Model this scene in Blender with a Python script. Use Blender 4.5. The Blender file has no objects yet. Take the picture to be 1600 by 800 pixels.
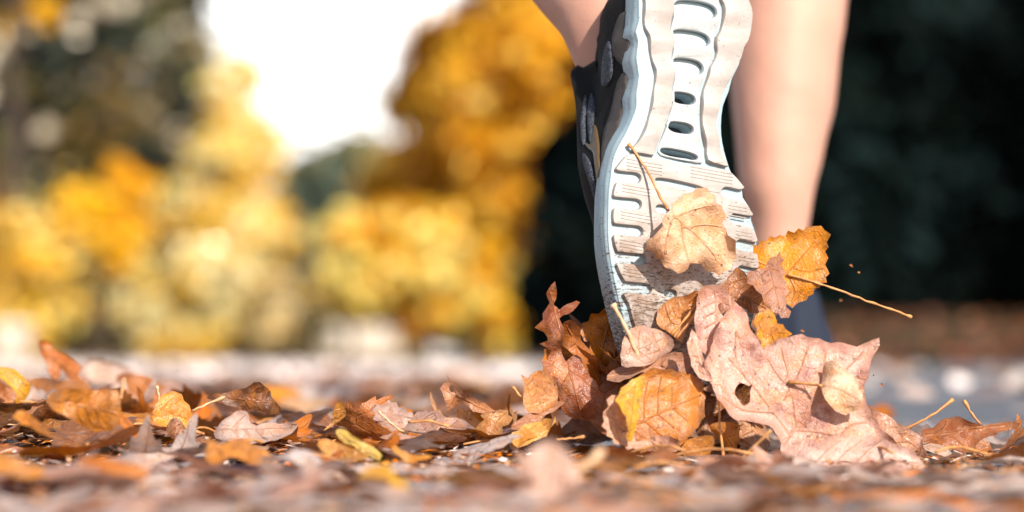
import bpy, bmesh, math, random
import numpy as np
from mathutils import Vector, Matrix, Euler, noise
from mathutils.geometry import delaunay_2d_cdt, tessellate_polygon
from mathutils.bvhtree import BVHTree

random.seed(7)
RNG = np.random.default_rng(7)
C = bpy.context.scene.collection
SC = bpy.context.scene
R = math.radians

# ------------------------------------------------------------------ camera, world, sun, exposure
CAM_H = 0.069
FPX = 4444.0                     # 100 mm lens on 36 mm, in pixels of the 1600 px wide photo
HOR = 552.0
cd = bpy.data.cameras.new('camera')
cam = bpy.data.objects.new('camera', cd); C.objects.link(cam)
cam.location = (0, 0, CAM_H); cam.rotation_euler = (R(90), 0, 0)
cd.lens = 100; cd.sensor_width = 36; cd.shift_y = (HOR-400)/1600
cd.clip_start = 0.05; cd.clip_end = 3000
cd.dof.use_dof = True; cd.dof.focus_distance = 1.84; cd.dof.aperture_fstop = 4.4; cd.dof.aperture_blades = 0
SC.camera = cam

SUN = Vector((0.37, -0.77, 0.52)).normalized()
w = bpy.data.worlds.new('World'); SC.world = w; w.use_nodes = True
nt = w.node_tree; bgn = nt.nodes['Background']
sky = nt.nodes.new('ShaderNodeTexSky'); sky.sky_type = 'NISHITA'; sky.sun_disc = False
sky.sun_elevation = math.asin(SUN.z); sky.sun_rotation = math.atan2(SUN.x, SUN.y)
sky.dust_density = 1.5; sky.air_density = 1.0
tcw = nt.nodes.new('ShaderNodeTexCoord'); nzw = nt.nodes.new('ShaderNodeTexNoise'); nzw.inputs['Scale'].default_value = 1.6; nzw.inputs['Detail'].default_value = 5
nt.links.new(tcw.outputs['Generated'], nzw.inputs['Vector'])
mrw = nt.nodes.new('ShaderNodeMapRange'); mrw.inputs['From Min'].default_value = .36; mrw.inputs['From Max'].default_value = .52; nt.links.new(nzw.outputs['Fac'], mrw.inputs['Value'])
mxw = nt.nodes.new('ShaderNodeMix'); mxw.data_type = 'RGBA'; mxw.inputs[7].default_value = (15., 14.8, 14.4, 1)      # bright thin cloud
sxw = nt.nodes.new('ShaderNodeSeparateXYZ'); nt.links.new(tcw.outputs['Generated'], sxw.inputs[0])
elw = nt.nodes.new('ShaderNodeMapRange'); elw.inputs['From Min'].default_value = .30; elw.inputs['From Max'].default_value = .12; nt.links.new(sxw.outputs['Z'], elw.inputs['Value'])
muw = nt.nodes.new('ShaderNodeMath'); muw.operation = 'MULTIPLY'; nt.links.new(mrw.outputs[0], muw.inputs[0]); nt.links.new(elw.outputs[0], muw.inputs[1])
nt.links.new(muw.outputs[0], mxw.inputs[0]); nt.links.new(sky.outputs[0], mxw.inputs[6]); nt.links.new(mxw.outputs[2], bgn.inputs[0]); bgn.inputs[1].default_value = 0.085
ld = bpy.data.lights.new('sun', 'SUN'); ld.energy = 4.0; ld.angle = R(1.0); ld.color = (1, .92, .82)
sun = bpy.data.objects.new('sun', ld); C.objects.link(sun)
sun.rotation_euler = SUN.to_track_quat('Z', 'Y').to_euler()
vs = SC.view_settings
vs.view_transform = 'Standard'; vs.look = 'None'; vs.gamma = 1; vs.use_curve_mapping = False
vs.exposure = 1.0
cy = SC.cycles
SC.render.engine = 'CYCLES'
cy.use_denoising = True
try: cy.denoiser = 'OPENIMAGEDENOISE'
except Exception: pass
cy.max_bounces = 6; cy.diffuse_bounces = 3; cy.glossy_bounces = 2; cy.transmission_bounces = 4
cy.sample_clamp_indirect = 6; cy.caustics_reflective = False; cy.caustics_refractive = False

def P(px, py, Y):
    return Vector(((px-800)/FPX*Y, Y, CAM_H+(HOR-py)/FPX*Y))

# ------------------------------------------------------------------ helpers
def tag(o, label=None, cat=None, group=None, kind=None):
    if label: o['label'] = label
    if cat: o['category'] = cat
    if group: o['group'] = group
    if kind: o['kind'] = kind
    return o
def empty(name, loc, label=None, cat=None, group=None):
    o = bpy.data.objects.new(name, None); C.objects.link(o); o.location = loc; o.empty_display_size = .05
    return tag(o, label, cat, group)
def link(name, me, mat=None, parent=None, loc=None):
    o = bpy.data.objects.new(name, me); C.objects.link(o)
    if mat is not None and len(me.materials) == 0: me.materials.append(mat)
    if loc is not None: o.location = loc
    if parent is not None: o.parent = parent
    return o
def mesh_from(name, verts, faces, smooth=True):
    me = bpy.data.meshes.new(name)
    me.from_pydata([tuple(v) for v in verts], [], [tuple(f) for f in faces]); me.update()
    if smooth: me.polygons.foreach_set('use_smooth', [True]*len(me.polygons))
    return me
def attr(me, name, vals):
    a = me.attributes.new(name, 'FLOAT', 'POINT'); a.data.foreach_set('value', np.asarray(vals, dtype=np.float32))
def attr_col(me, name, cols):
    a = me.attributes.new(name, 'FLOAT_COLOR', 'POINT')
    c = np.ones((len(cols), 4), dtype=np.float32); c[:, :3] = cols; a.data.foreach_set('color', c.ravel())
def crom(pts, n=4, closed=True):
    """Catmull-Rom through the points"""
    out = []; m = len(pts)
    rng_ = range(m) if closed else range(m-1)
    for i in rng_:
        if closed: p0, p1, p2, p3 = (pts[(i+k-1) % m] for k in range(4))
        else: p0, p1, p2, p3 = (pts[min(max(i+k-1, 0), m-1)] for k in range(4))
        for k in range(n):
            t = k/n
            out.append(tuple(.5*((2*b)+(-a+c)*t+(2*a-5*b+4*c-d)*t*t+(-a+3*b-3*c+d)*t**3) for a, b, c, d in zip(p0, p1, p2, p3)))
    if not closed: out.append(tuple(pts[-1]))
    return out
def inside(poly, pts):
    x, y = pts[:, 0], pts[:, 1]; r = np.zeros(len(pts), bool); n = len(poly)
    for i in range(n):
        x1, y1 = poly[i]; x2, y2 = poly[(i+1) % n]
        if y1 == y2: continue
        c = ((y1 > y) != (y2 > y)) & (x < (x2-x1)*(y-y1)/(y2-y1)+x1)
        r ^= c
    return r
def dist_poly(poly, pts, closed=True):
    d = np.full(len(pts), 1e9); n = len(poly)
    for i in range(n if closed else n-1):
        a = np.array(poly[i]); b = np.array(poly[(i+1) % n]); ab = b-a; L = max(ab@ab, 1e-12)
        t = np.clip(((pts-a)@ab)/L, 0, 1); q = a+t[:, None]*ab
        d = np.minimum(d, np.hypot(*(pts-q).T))
    return d
def tube(path, radii, seg=8, cap=True):
    V = []; F = []; n = len(path); path = [Vector(p) for p in path]
    up = Vector((.3, .9, .2)).normalized()
    for i, p in enumerate(path):
        t = (path[min(i+1, n-1)]-path[max(i-1, 0)]).normalized()
        a = t.cross(up).normalized(); b = t.cross(a)
        for k in range(seg):
            an = 2*math.pi*k/seg
            V.append(p+(a*math.cos(an)+b*math.sin(an))*radii[i])
    for i in range(n-1):
        for k in range(seg):
            F.append((i*seg+k, i*seg+(k+1) % seg, (i+1)*seg+(k+1) % seg, (i+1)*seg+k))
    if cap: F.append(tuple(range(seg))[::-1]); F.append(tuple((n-1)*seg+k for k in range(seg)))
    return V, F

# ------------------------------------------------------------------ materials
class NT:
    def __init__(s, name):
        s.m = bpy.data.materials.new(name); s.m.use_nodes = True; s.t = s.m.node_tree
        s.b = s.t.nodes['Principled BSDF']; s.out = s.t.nodes['Material Output']
    def n(s, typ, **kw):
        nd = s.t.nodes.new(typ)
        for k, v in kw.items(): setattr(nd, k, v)
        return nd
    def l(s, a, b): s.t.links.new(a, b)
    def coord(s, kind='Object'): return s.n('ShaderNodeTexCoord').outputs[kind]
    def noise(s, vec, scale, detail=3, rough=.55, dist=0):
        nd = s.n('ShaderNodeTexNoise'); nd.inputs['Scale'].default_value = scale; nd.inputs['Detail'].default_value = detail
        nd.inputs['Roughness'].default_value = rough; nd.inputs['Distortion'].default_value = dist
        s.l(vec, nd.inputs['Vector']); return nd.outputs['Fac']
    def ramp(s, fac, a, b, lo=0., hi=1.):
        nd = s.n('ShaderNodeMapRange'); nd.inputs['From Min'].default_value = a; nd.inputs['From Max'].default_value = b
        nd.inputs['To Min'].default_value = lo; nd.inputs['To Max'].default_value = hi
        s.l(fac, nd.inputs['Value']); return nd.outputs[0]
    def mix(s, fac, a, b, mode='MIX'):
        nd = s.n('ShaderNodeMix', data_type='RGBA', blend_type=mode); nd.clamp_factor = True
        for i, v in ((0, fac), (6, a), (7, b)):
            if isinstance(v, (int, float)): nd.inputs[i].default_value = v
            elif isinstance(v, tuple): nd.inputs[i].default_value = (*v, 1) if len(v) == 3 else v
            else: s.l(v, nd.inputs[i])
        return nd.outputs[2]
    def math(s, op, a, b=0.):
        nd = s.n('ShaderNodeMath', operation=op)
        for i, v in ((0, a), (1, b)):
            if isinstance(v, (int, float)): nd.inputs[i].default_value = v
            else: s.l(v, nd.inputs[i])
        return nd.outputs[0]
    def bump(s, h, strength, dist):
        nd = s.n('ShaderNodeBump'); nd.inputs['Strength'].default_value = strength; nd.inputs['Distance'].default_value = dist
        s.l(h, nd.inputs['Height']); s.l(nd.outputs[0], s.b.inputs['Normal']); return nd.outputs[0]

def leaf_material(name='dead_leaf', trans=.3):
    m = NT(name)
    oi = m.n('ShaderNodeObjectInfo')
    off = m.n('ShaderNodeVectorMath', operation='SCALE'); cmb = m.n('ShaderNodeCombineXYZ')
    for i in range(3): m.l(oi.outputs['Random'], cmb.inputs[i])
    m.l(cmb.outputs[0], off.inputs[0]); off.inputs['Scale'].default_value = 7.
    add = m.n('ShaderNodeVectorMath', operation='ADD'); m.l(m.coord(), add.inputs[0]); m.l(off.outputs[0], add.inputs[1])
    v = add.outputs[0]
    at = m.n('ShaderNodeAttribute', attribute_name='tint'); ve = m.n('ShaderNodeAttribute', attribute_name='vein'); ed = m.n('ShaderNodeAttribute', attribute_name='rim')
    tint = m.mix(1., at.outputs['Color'], oi.outputs['Color'], 'MULTIPLY')
    big = m.noise(v, 38, 4, .6); mid = m.noise(v, 130, 4, .65); fine = m.noise(v, 600, 3, .6)
    # warm patches and pale papery patches
    hsv = m.n('ShaderNodeHueSaturation'); hsv.inputs['Hue'].default_value = .487; hsv.inputs['Saturation'].default_value = 1.25; hsv.inputs['Value'].default_value = .48
    m.l(tint, hsv.inputs['Color'])
    c = m.mix(m.ramp(big, .50, .68), tint, hsv.outputs[0])
    warm = m.mix(.6, tint, (.66, .24, .035))
    c = m.mix(m.ramp(m.noise(v, 48, 5, .7, 1.2), .48, .62, 0, .85), c, warm)
    pale = m.mix(.28, tint, (.74, .58, .49))
    c = m.mix(m.ramp(mid, .50, .66, 0, .8), c, pale)
    # brown margin
    rim = m.math('MULTIPLY', m.math('POWER', ed.outputs['Fac'], 1.5), m.ramp(mid, .3, .62))
    c = m.mix(m.math('MULTIPLY', rim, .8), c, m.mix(.35, (.16, .062, .024), tint))
    # veins
    vf = m.ramp(ve.outputs['Fac'], .74, .98)
    c = m.mix(m.math('MULTIPLY', m.ramp(ve.outputs['Fac'], .1, .9), .35), c, m.mix(.5, tint, (.62, .22, .05)))
    c = m.mix(m.math('MULTIPLY', vf, .6), c, m.mix(.7, tint, (.34, .12, .04)))
    # fine vein network
    vn = m.n('ShaderNodeTexVoronoi', feature='DISTANCE_TO_EDGE'); vn.inputs['Scale'].default_value = 330; m.l(v, vn.inputs['Vector'])
    net = m.ramp(vn.outputs['Distance'], .10, .02); vn2 = m.n('ShaderNodeTexVoronoi', feature='DISTANCE_TO_EDGE'); vn2.inputs['Scale'].default_value = 105; m.l(v, vn2.inputs['Vector'])
    net2 = m.ramp(vn2.outputs['Distance'], .06, .01)
    c = m.mix(m.math('ADD', m.math('MULTIPLY', net, .07), m.math('MULTIPLY', net2, .10)), c, m.mix(.6, tint, (.45, .18, .06)))
    # blotches and pinprick spots
    c = m.mix(m.ramp(m.noise(v, 75, 6, .75, .8), .555, .66, 0, .75), c, (.13, .055, .025))
    c = m.mix(m.ramp(m.noise(v, 330, 2, .5), .69, .73, 0, .75), c, (.06, .03, .018))
    c = m.mix(m.ramp(fine, .3, .75, .0, .28), c, (.10, .05, .03))
    m.l(c, m.b.inputs['Base Color'])
    m.l(m.ramp(mid, .3, .7, .20, .52), m.b.inputs['Roughness'])
    m.b.inputs['Specular IOR Level'].default_value = .5
    h = m.math('ADD', m.math('MULTIPLY', mid, .7), m.math('ADD', m.math('MULTIPLY', fine, .25), m.math('ADD', m.math('MULTIPLY', vf, .28), m.math('ADD', m.math('MULTIPLY', net, .04), m.math('MULTIPLY', net2, .07)))))
    bn = m.bump(h, .8, .0022)
    tr = m.n('ShaderNodeBsdfTranslucent')
    sat = m.n('ShaderNodeHueSaturation'); sat.inputs['Saturation'].default_value = 1.2; sat.inputs['Value'].default_value = 1.0
    m.l(c, sat.inputs['Color']); m.l(sat.outputs[0], tr.inputs['Color']); m.l(bn, tr.inputs['Normal'])
    mx = m.n('ShaderNodeMixShader'); mx.inputs[0].default_value = trans
    m.l(m.b.outputs[0], mx.inputs[1]); m.l(tr.outputs[0], mx.inputs[2]); m.l(mx.outputs[0], m.out.inputs['Surface'])
    return m.m
LEAF = leaf_material()

def simple(name, col, rough=.6, nscale=30, amt=.3, col2=None, bump=0, bscale=200, bdist=.001, spec=.5):
    m = NT(name); v = m.coord()
    col2 = col2 or tuple(x*.6 for x in col)
    m.l(m.mix(m.ramp(m.noise(v, nscale, 5, .65), .35, .7, 0, amt*2), col, col2), m.b.inputs['Base Color'])
    m.b.inputs['Roughness'].default_value = rough; m.b.inputs['Specular IOR Level'].default_value = spec
    if bump: m.bump(m.noise(v, bscale, 4, .6), bump, bdist)
    return m.m

def foliage_material(name, trans=.16, rough=.45, spec=.5, glint=True):
    m = NT(name)
    at = m.n('ShaderNodeAttribute', attribute_name='tint')
    m.l(at.outputs['Color'], m.b.inputs['Base Color']); m.b.inputs['Roughness'].default_value = rough; m.b.inputs['Specular IOR Level'].default_value = spec
    if glint: m.l(m.ramp(m.n('ShaderNodeNewGeometry').outputs['Random Per Island'], 0, 1, .10, .65), m.b.inputs['Roughness'])
    tr = m.n('ShaderNodeBsdfTranslucent'); m.l(at.outputs['Color'], tr.inputs['Color'])
    mx = m.n('ShaderNodeMixShader'); mx.inputs[0].default_value = trans
    m.l(m.b.outputs[0], mx.inputs[1]); m.l(tr.outputs[0], mx.inputs[2]); m.l(mx.outputs[0], m.out.inputs['Surface'])
    return m.m
FOL = foliage_material('autumn_foliage')
FOLDARK = foliage_material('evergreen_foliage', .05, .8, .06, False)
BARK = simple('bark', (.09, .06, .045), .9, 12, .4, (.03, .02, .015), .6, 30, .02)

# ------------------------------------------------------------------ ground, road, bank
def ground_mat():
    m = NT('leaf_strewn_earth'); v = m.coord()
    c = m.mix(m.ramp(m.noise(v, 1.3, 6, .7), .4, .6), (.15, .08, .04), (.06, .055, .025))
    c = m.mix(m.ramp(m.noise(v, 14, 5, .7), .45, .62), c, (.24, .12, .05))
    m.l(c, m.b.inputs['Base Color']); m.b.inputs['Roughness'].default_value = .9
    m.bump(m.noise(v, 9, 5, .7), .8, .06); return m.m
def asphalt_mat():
    m = NT('asphalt'); v = m.coord()
    vor = m.n('ShaderNodeTexVoronoi'); vor.inputs['Scale'].default_value = 190; m.l(v, vor.inputs['Vector'])
    c = m.mix(m.ramp(vor.outputs['Distance'], .1, .6), (.25, .25, .26), (.07, .07, .075))
    c = m.mix(m.ramp(m.noise(v, 1.1, 4, .6), .4, .62, 0, .6), c, (.34, .345, .36))
    c = m.mix(m.ramp(m.noise(v, 22, 5, .7), .5, .7, 0, .6), c, (.03, .028, .026))
    m.l(c, m.b.inputs['Base Color'])
    m.l(m.ramp(m.noise(v, 6, 4, .6), .4, .6, .28, .6), m.b.inputs['Roughness'])
    m.bump(m.math('ADD', m.math('MULTIPLY', vor.outputs['Distance'], 1.), m.noise(v, 40, 4, .6)), .8, .002)
    return m.m
def height(x, y):
    # verge rises into a bank on the right, beyond the road
    b = 0.
    if y > 19:
        t = min(1, (y-19)/3.5); s = min(1, max(0, (x-.4)/1.4))
        b = .32*s*t*t*(3-2*t)
    if y > 70: b += (y-70)*.004
    return b + .02*max(0, min(1, (y-16)/4))*noise.noise(Vector((x*.6, y*.6, 0)))
gx = sorted(set([-900, -300, -120, -60, -40, -25, -15, -8, 15, 25, 40, 60, 120, 300, 900]+[round(-6+i*.35, 3) for i in range(60)]))
gy = sorted(set([-200, -60, -20, -5, 0, 5, 10, 14, 16, 17, 18]+[round(18+i*.35, 3) for i in range(30)]+[30, 34, 40, 50, 60, 70, 80, 100, 140, 200, 300, 600, 1400]))
V = [(x, y, height(x, y)-.004) for y in gy for x in gx]; nx = len(gx)
F = [(j*nx+i, j*nx+i+1, (j+1)*nx+i+1, (j+1)*nx+i) for j in range(len(gy)-1) for i in range(nx-1)]
tag(link('ground', mesh_from('ground', V, F), ground_mat()), kind='structure')
V = [(-7, -6, 0), (7, -6, 0), (7, 15.2, 0), (-7, 15.2, 0)]
rd = []
for i in range(25):
    x = -7+14*i/24; rd.append((x, 15.4+.5*math.sin(x*.9)+.06*x*x*(1 if x > 0 else 0.3), 0))
V = [(-7, -6, 0), (7, -6, 0)]+rd[::-1]
tag(link('road', mesh_from('road', V, [tuple(range(len(V)))], False), asphalt_mat()), kind='structure')

# ------------------------------------------------------------------ trees and far things
def leafcloud(name, clumps, n, size, cols, mat, parent, jitter=.25, spark=None):
    """clumps: (x,y,z,rx,ry,rz); small bent leaf blades spread through the outer part of each clump"""
    cl = np.array(clumps, float); vol = (cl[:, 3]*cl[:, 4]*cl[:, 5])**.67
    idx = RNG.choice(len(cl), n, p=vol/vol.sum()); c = cl[idx]
    d = RNG.normal(size=(n, 3)); d /= np.linalg.norm(d, axis=1)[:, None]
    r = RNG.uniform(.35, 1.08, n)**.6
    stray = RNG.random(n) < .35; r = np.where(stray, r*RNG.uniform(1., 1.9, n), r)
    pos = c[:, :3]+d*c[:, 3:6]*r[:, None]
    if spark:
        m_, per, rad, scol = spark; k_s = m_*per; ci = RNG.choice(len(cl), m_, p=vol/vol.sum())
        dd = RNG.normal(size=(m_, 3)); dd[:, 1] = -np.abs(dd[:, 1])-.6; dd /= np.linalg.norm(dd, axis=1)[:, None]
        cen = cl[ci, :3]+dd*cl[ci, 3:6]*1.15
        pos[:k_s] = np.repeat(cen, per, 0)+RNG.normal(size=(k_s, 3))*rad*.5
    a = RNG.normal(size=(n, 3)); a /= np.linalg.norm(a, axis=1)[:, None]
    b = np.cross(a, RNG.normal(size=(n, 3))); b /= np.linalg.norm(b, axis=1)[:, None]
    s = size*1.5*RNG.uniform(.55, 1.4, n)[:, None]
    nrm = np.cross(a, b)*s*.15
    v = np.stack([pos-a*s*.5, pos+b*s*.3+nrm, pos+a*s*.5, pos-b*s*.3+nrm], 1).reshape(-1, 3)
    me = bpy.data.meshes.new(name)
    me.vertices.add(4*n); me.vertices.foreach_set('co', v.astype(np.float32).ravel())
    me.loops.add(4*n); me.loops.foreach_set('vertex_index', np.arange(4*n, dtype=np.int32))
    me.polygons.add(n); me.polygons.foreach_set('loop_start', np.arange(0, 4*n, 4, dtype=np.int32))
    me.polygons.foreach_set('loop_total', np.full(n, 4, dtype=np.int32)); me.update(calc_edges=True)
    # pale leaf clusters on the crown, tinted to stand in for glints
    cols = np.array(cols); w0 = RNG.integers(0, len(cols), len(cl))     # each clump leans to one colour
    pick = np.where(RNG.random(n) < .6, w0[idx], RNG.integers(0, len(cols), n))
    col = cols[pick]*RNG.uniform(1-jitter, 1+jitter, (n, 1))
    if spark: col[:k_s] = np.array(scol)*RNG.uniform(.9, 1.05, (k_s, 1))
    attr_col(me, 'tint', np.repeat(np.clip(col, 0, .95), 4, 0))
    return link(name, me, mat, parent)

def tree(name, label, cat, px, Y, top_py, base_py, half_px, n, size, cols, mat, group=None, shape='round', nclump=26, trunk=True, seed=1, depth=.6, spark=None):
    rr = random.Random(seed)
    s = Y/FPX; base = P(px, HOR, Y); bz = height(base.x, Y); base.z = bz
    zt = CAM_H+(HOR-top_py)*s; zb = max(bz+.1, CAM_H+(HOR-base_py)*s); hw = half_px*s
    root = empty(name, base, label, cat, group)
    cl = []
    for i in range(nclump):
        t = rr.random()
        if shape == 'cone': wd = (1-t)**.7
        elif shape == 'round': wd = math.sqrt(max(0, 1-(2*t-1)**2))*.9+.12
        else: wd = 1.
        an = rr.uniform(0, 6.28); q = rr.random()**.5
        z = zb+(zt-zb)*t; r0 = hw*rr.uniform(.22, .42)*(.55+.45*wd)
        cl.append((math.cos(an)*q*hw*wd*.85, math.sin(an)*q*hw*wd*depth, z-bz, r0, r0, r0*rr.uniform(.6, .95)))
    leafcloud('crown', cl, n, size, cols, mat, root, spark=spark)
    if trunk:
        ht = (zt-bz)*.8; tr = max(.05, ht*.016)
        V, F = tube([(rr.uniform(-.03, .03)*ht*k/6, 0, -.1+(ht+.1)*k/6) for k in range(7)], [tr*(1.35-k*.18) for k in range(7)], 10)
        for c in cl[::3]:
            z0 = max(.2*ht, c[2]*.6); v2, f2 = tube([(0, 0, z0), (c[0]*.5, c[1]*.5, (z0+c[2])/2+.05*ht), (c[0], c[1], c[2])], [tr*.5, tr*.3, tr*.12], 6)
            o = len(V); V += v2; F += [tuple(i+o for i in f) for f in f2]
        link('trunk', mesh_from('trunk', V, F), BARK, root)
    return root

YEL = [(.88, .46, .012), (.90, .56, .03), (.88, .46, .02), (.95, .76, .24)]
PALE = [(.86, .56, .08), (.90, .70, .24), (.84, .48, .04), (.92, .76, .42), (.84, .52, .06)]
ORA = [(.88, .44, .015), (.80, .36, .012), (.93, .56, .03), (.50, .20, .01), (.70, .33, .015)]
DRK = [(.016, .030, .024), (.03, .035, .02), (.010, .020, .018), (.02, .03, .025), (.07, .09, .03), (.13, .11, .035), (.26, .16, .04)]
TEAL = [(.10, .14, .10), (.07, .12, .10), (.15, .17, .10), (.28, .24, .10)]
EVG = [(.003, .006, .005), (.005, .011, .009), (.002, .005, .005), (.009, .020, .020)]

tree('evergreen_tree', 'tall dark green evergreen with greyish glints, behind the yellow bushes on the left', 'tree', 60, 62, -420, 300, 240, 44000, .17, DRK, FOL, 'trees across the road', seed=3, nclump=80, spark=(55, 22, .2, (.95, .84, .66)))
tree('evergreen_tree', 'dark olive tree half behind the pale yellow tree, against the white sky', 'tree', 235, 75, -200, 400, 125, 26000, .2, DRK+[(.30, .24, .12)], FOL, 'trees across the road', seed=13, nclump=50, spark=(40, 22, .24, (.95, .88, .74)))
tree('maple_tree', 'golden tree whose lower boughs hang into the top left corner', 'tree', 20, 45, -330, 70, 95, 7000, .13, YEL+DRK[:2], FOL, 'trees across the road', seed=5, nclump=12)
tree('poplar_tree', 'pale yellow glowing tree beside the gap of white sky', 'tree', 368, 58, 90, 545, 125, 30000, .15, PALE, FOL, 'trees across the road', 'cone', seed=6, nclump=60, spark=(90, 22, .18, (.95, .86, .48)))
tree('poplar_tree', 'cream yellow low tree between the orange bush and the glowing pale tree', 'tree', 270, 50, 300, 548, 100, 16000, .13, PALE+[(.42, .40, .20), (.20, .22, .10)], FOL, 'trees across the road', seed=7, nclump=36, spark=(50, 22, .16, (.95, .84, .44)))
tree('yellow_bush', 'deep orange yellow bush under the dark evergreen', 'bush', 155, 46, 245, 420, 80, 9000, .12, [(.90, .50, .01), (.88, .42, .01), (.93, .60, .04)], FOL, 'bushes along the far side of the road', seed=8, nclump=14)
tree('yellow_bush', 'mottled yellow bush at the left edge, above the curled orange leaf', 'bush', 40, 44, 330, 548, 110, 10000, .12, YEL+[(.20, .12, .03), (.16, .12, .05)], FOL, 'bushes along the far side of the road', seed=9, nclump=22, spark=(50, 14, .13, (.95, .78, .28)))
tree('yellow_bush', 'olive and yellow bush below the deep orange one', 'bush', 185, 52, 400, 545, 85, 7000, .13, YEL+[(.30, .22, .08), (.2, .16, .06)], FOL, 'bushes along the far side of the road', seed=10, nclump=16, spark=(40, 14, .13, (.95, .86, .50)))
tree('yellow_bush', 'ochre bush right beside the foot of the glowing pale tree', 'bush', 430, 55, 420, 548, 50, 5000, .12, [(.80, .55, .18), (.55, .38, .12), (.9, .72, .4)], FOL, 'bushes along the far side of the road', seed=21, nclump=10)
tree('distant_tree', 'hazy grey green tree at the bottom of the white sky gap', 'tree', 555, 150, 240, 540, 110, 16000, .6, TEAL, FOL, 'trees across the road', 'col', seed=11, nclump=50)
tree('distant_tree', 'low hazy green tree behind the glowing pale tree', 'tree', 465, 160, 330, 545, 80, 12000, .6, TEAL, FOL, 'trees across the road', 'col', seed=12, nclump=36)
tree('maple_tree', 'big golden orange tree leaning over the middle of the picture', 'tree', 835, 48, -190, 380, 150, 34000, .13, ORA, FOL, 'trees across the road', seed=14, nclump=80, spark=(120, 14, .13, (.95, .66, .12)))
tree('maple_tree', 'golden tree stepping down between the big one and the rusty one', 'tree', 735, 52, 25, 420, 120, 22000, .13, ORA+YEL[:1], FOL, 'trees across the road', seed=114, nclump=44)
tree('maple_tree', 'smaller rusty orange tree just below and beside the big golden one', 'tree', 668, 56, 225, 450, 100, 18000, .14, ORA+YEL[:1], FOL, 'trees across the road', seed=15, nclump=36, spark=(50, 14, .14, (.95, .74, .14)))
tree('yellow_bush', 'bright yellow bush on the skyline of the road, beside the grey green trees', 'bush', 545, 45, 335, 480, 42, 5000, .14, YEL, FOL, 'bushes along the far side of the road', seed=16, nclump=16, spark=(40, 14, .15, (.95, .82, .25)))
tree('yellow_bush', 'bright yellow bush above the white garden hut', 'bush', 655, 43, 345, 505, 105, 12000, .14, YEL+ORA[:4], FOL, 'bushes along the far side of the road', seed=17, nclump=26, spark=(60, 14, .15, (.95, .82, .25)))
tree('yellow_bush', 'amber bush between the white hut and the black evergreens', 'bush', 765, 44, 380, 545, 55, 9000, .12, [(.90, .50, .02), (.85, .42, .015), (.40, .2, .02)], FOL, 'bushes along the far side of the road', seed=18, nclump=10)
tree('green_bush', 'small dark green bush at the foot of the white hut', 'bush', 718, 54, 500, 552, 52, 4000, .12, [(.05, .10, .05), (.03, .07, .04)], FOL, 'bushes along the far side of the road', seed=19, nclump=8, trunk=False)
tree('green_bush', 'dark teal bush at the road edge beside the ochre bush', 'bush', 478, 70, 480, 552, 30, 3000, .12, [(.04, .08, .07), (.03, .06, .05)], FOL, 'bushes along the far side of the road', seed=20, nclump=8, trunk=False)
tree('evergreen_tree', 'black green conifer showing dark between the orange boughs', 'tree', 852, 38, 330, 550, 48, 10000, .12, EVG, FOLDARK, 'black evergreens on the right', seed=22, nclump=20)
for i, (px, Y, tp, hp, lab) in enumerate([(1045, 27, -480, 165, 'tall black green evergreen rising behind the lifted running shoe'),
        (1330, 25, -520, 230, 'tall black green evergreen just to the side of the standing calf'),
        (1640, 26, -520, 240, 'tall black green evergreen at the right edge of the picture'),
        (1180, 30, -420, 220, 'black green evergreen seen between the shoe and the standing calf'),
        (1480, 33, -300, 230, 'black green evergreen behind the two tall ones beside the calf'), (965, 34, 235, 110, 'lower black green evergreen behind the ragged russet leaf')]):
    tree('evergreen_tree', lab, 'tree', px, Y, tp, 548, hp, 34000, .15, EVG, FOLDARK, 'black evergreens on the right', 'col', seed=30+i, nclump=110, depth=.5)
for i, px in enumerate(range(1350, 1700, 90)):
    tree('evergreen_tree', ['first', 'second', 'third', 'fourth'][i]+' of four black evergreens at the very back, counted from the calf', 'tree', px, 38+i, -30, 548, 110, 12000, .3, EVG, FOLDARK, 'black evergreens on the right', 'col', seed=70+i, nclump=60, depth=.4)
WORD = ['ochre', 'olive', 'straw', 'mustard', 'gold', 'sandy', 'tawny', 'honey', 'lemon', 'bronze', 'flaxen', 'saffron', 'umber', 'copper']
for i in range(14):
    px = -40+i*100 if i < 9 else -190-(i-9)*150; tp = [380, 350, 420, 400, 380, 470, 440, 400, 420, 250, 200, 300, 180, 240][i]
    cc = [(.70, .50, .14), (.30, .28, .08), (.80, .66, .30), (.75, .50, .05), (.90, .60, .08), (.74, .62, .36), (.50, .34, .12), (.80, .50, .10), (.90, .72, .14), (.5, .34, .1), (.7, .55, .2), (.85, .5, .05), (.3, .2, .08), (.6, .28, .05)][i]
    tree('yellow_bush', WORD[i]+' bush in the unbroken row closing the view under the trees', 'bush', px, 84+i % 3, tp, 556, 85 if i < 9 else 115, 6000, .2, [cc, tuple(q*.6 for q in cc), YEL[i % 4]], FOL, 'back row of bushes', 'col', seed=90+i, nclump=26, trunk=False)
tree('evergreen_tree', 'dark green conifer standing between the yellow bushes under the left treetops', 'tree', 235, 56, 235, 430, 45, 6000, .13, DRK[:4], FOL, 'trees across the road', seed=131, nclump=18)
tree('evergreen_tree', 'low dark olive conifer at the left edge over the mottled bush', 'tree', -10, 52, 215, 360, 80, 8000, .13, DRK, FOL, 'trees across the road', seed=132, nclump=18)
# unseen evergreens added right of the road to shade the dark hedge
for i, (x, y, lab) in enumerate([(9.5, 19, 'first'), (13, 21, 'second'), (10, 23, 'third'), (14, 16.5, 'fourth'), (17, 20, 'fifth')]):
    tree('evergreen_tree', lab+' of five unseen evergreens added to shade the dark hedge', 'tree', 800+x/y*FPX, y, HOR-11*FPX/y, HOR-.3*FPX/y, 2.4*FPX/y, 9000, .32, EVG, FOLDARK, 'unseen evergreens added for shade', seed=50+i, nclump=36, depth=1)

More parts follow.
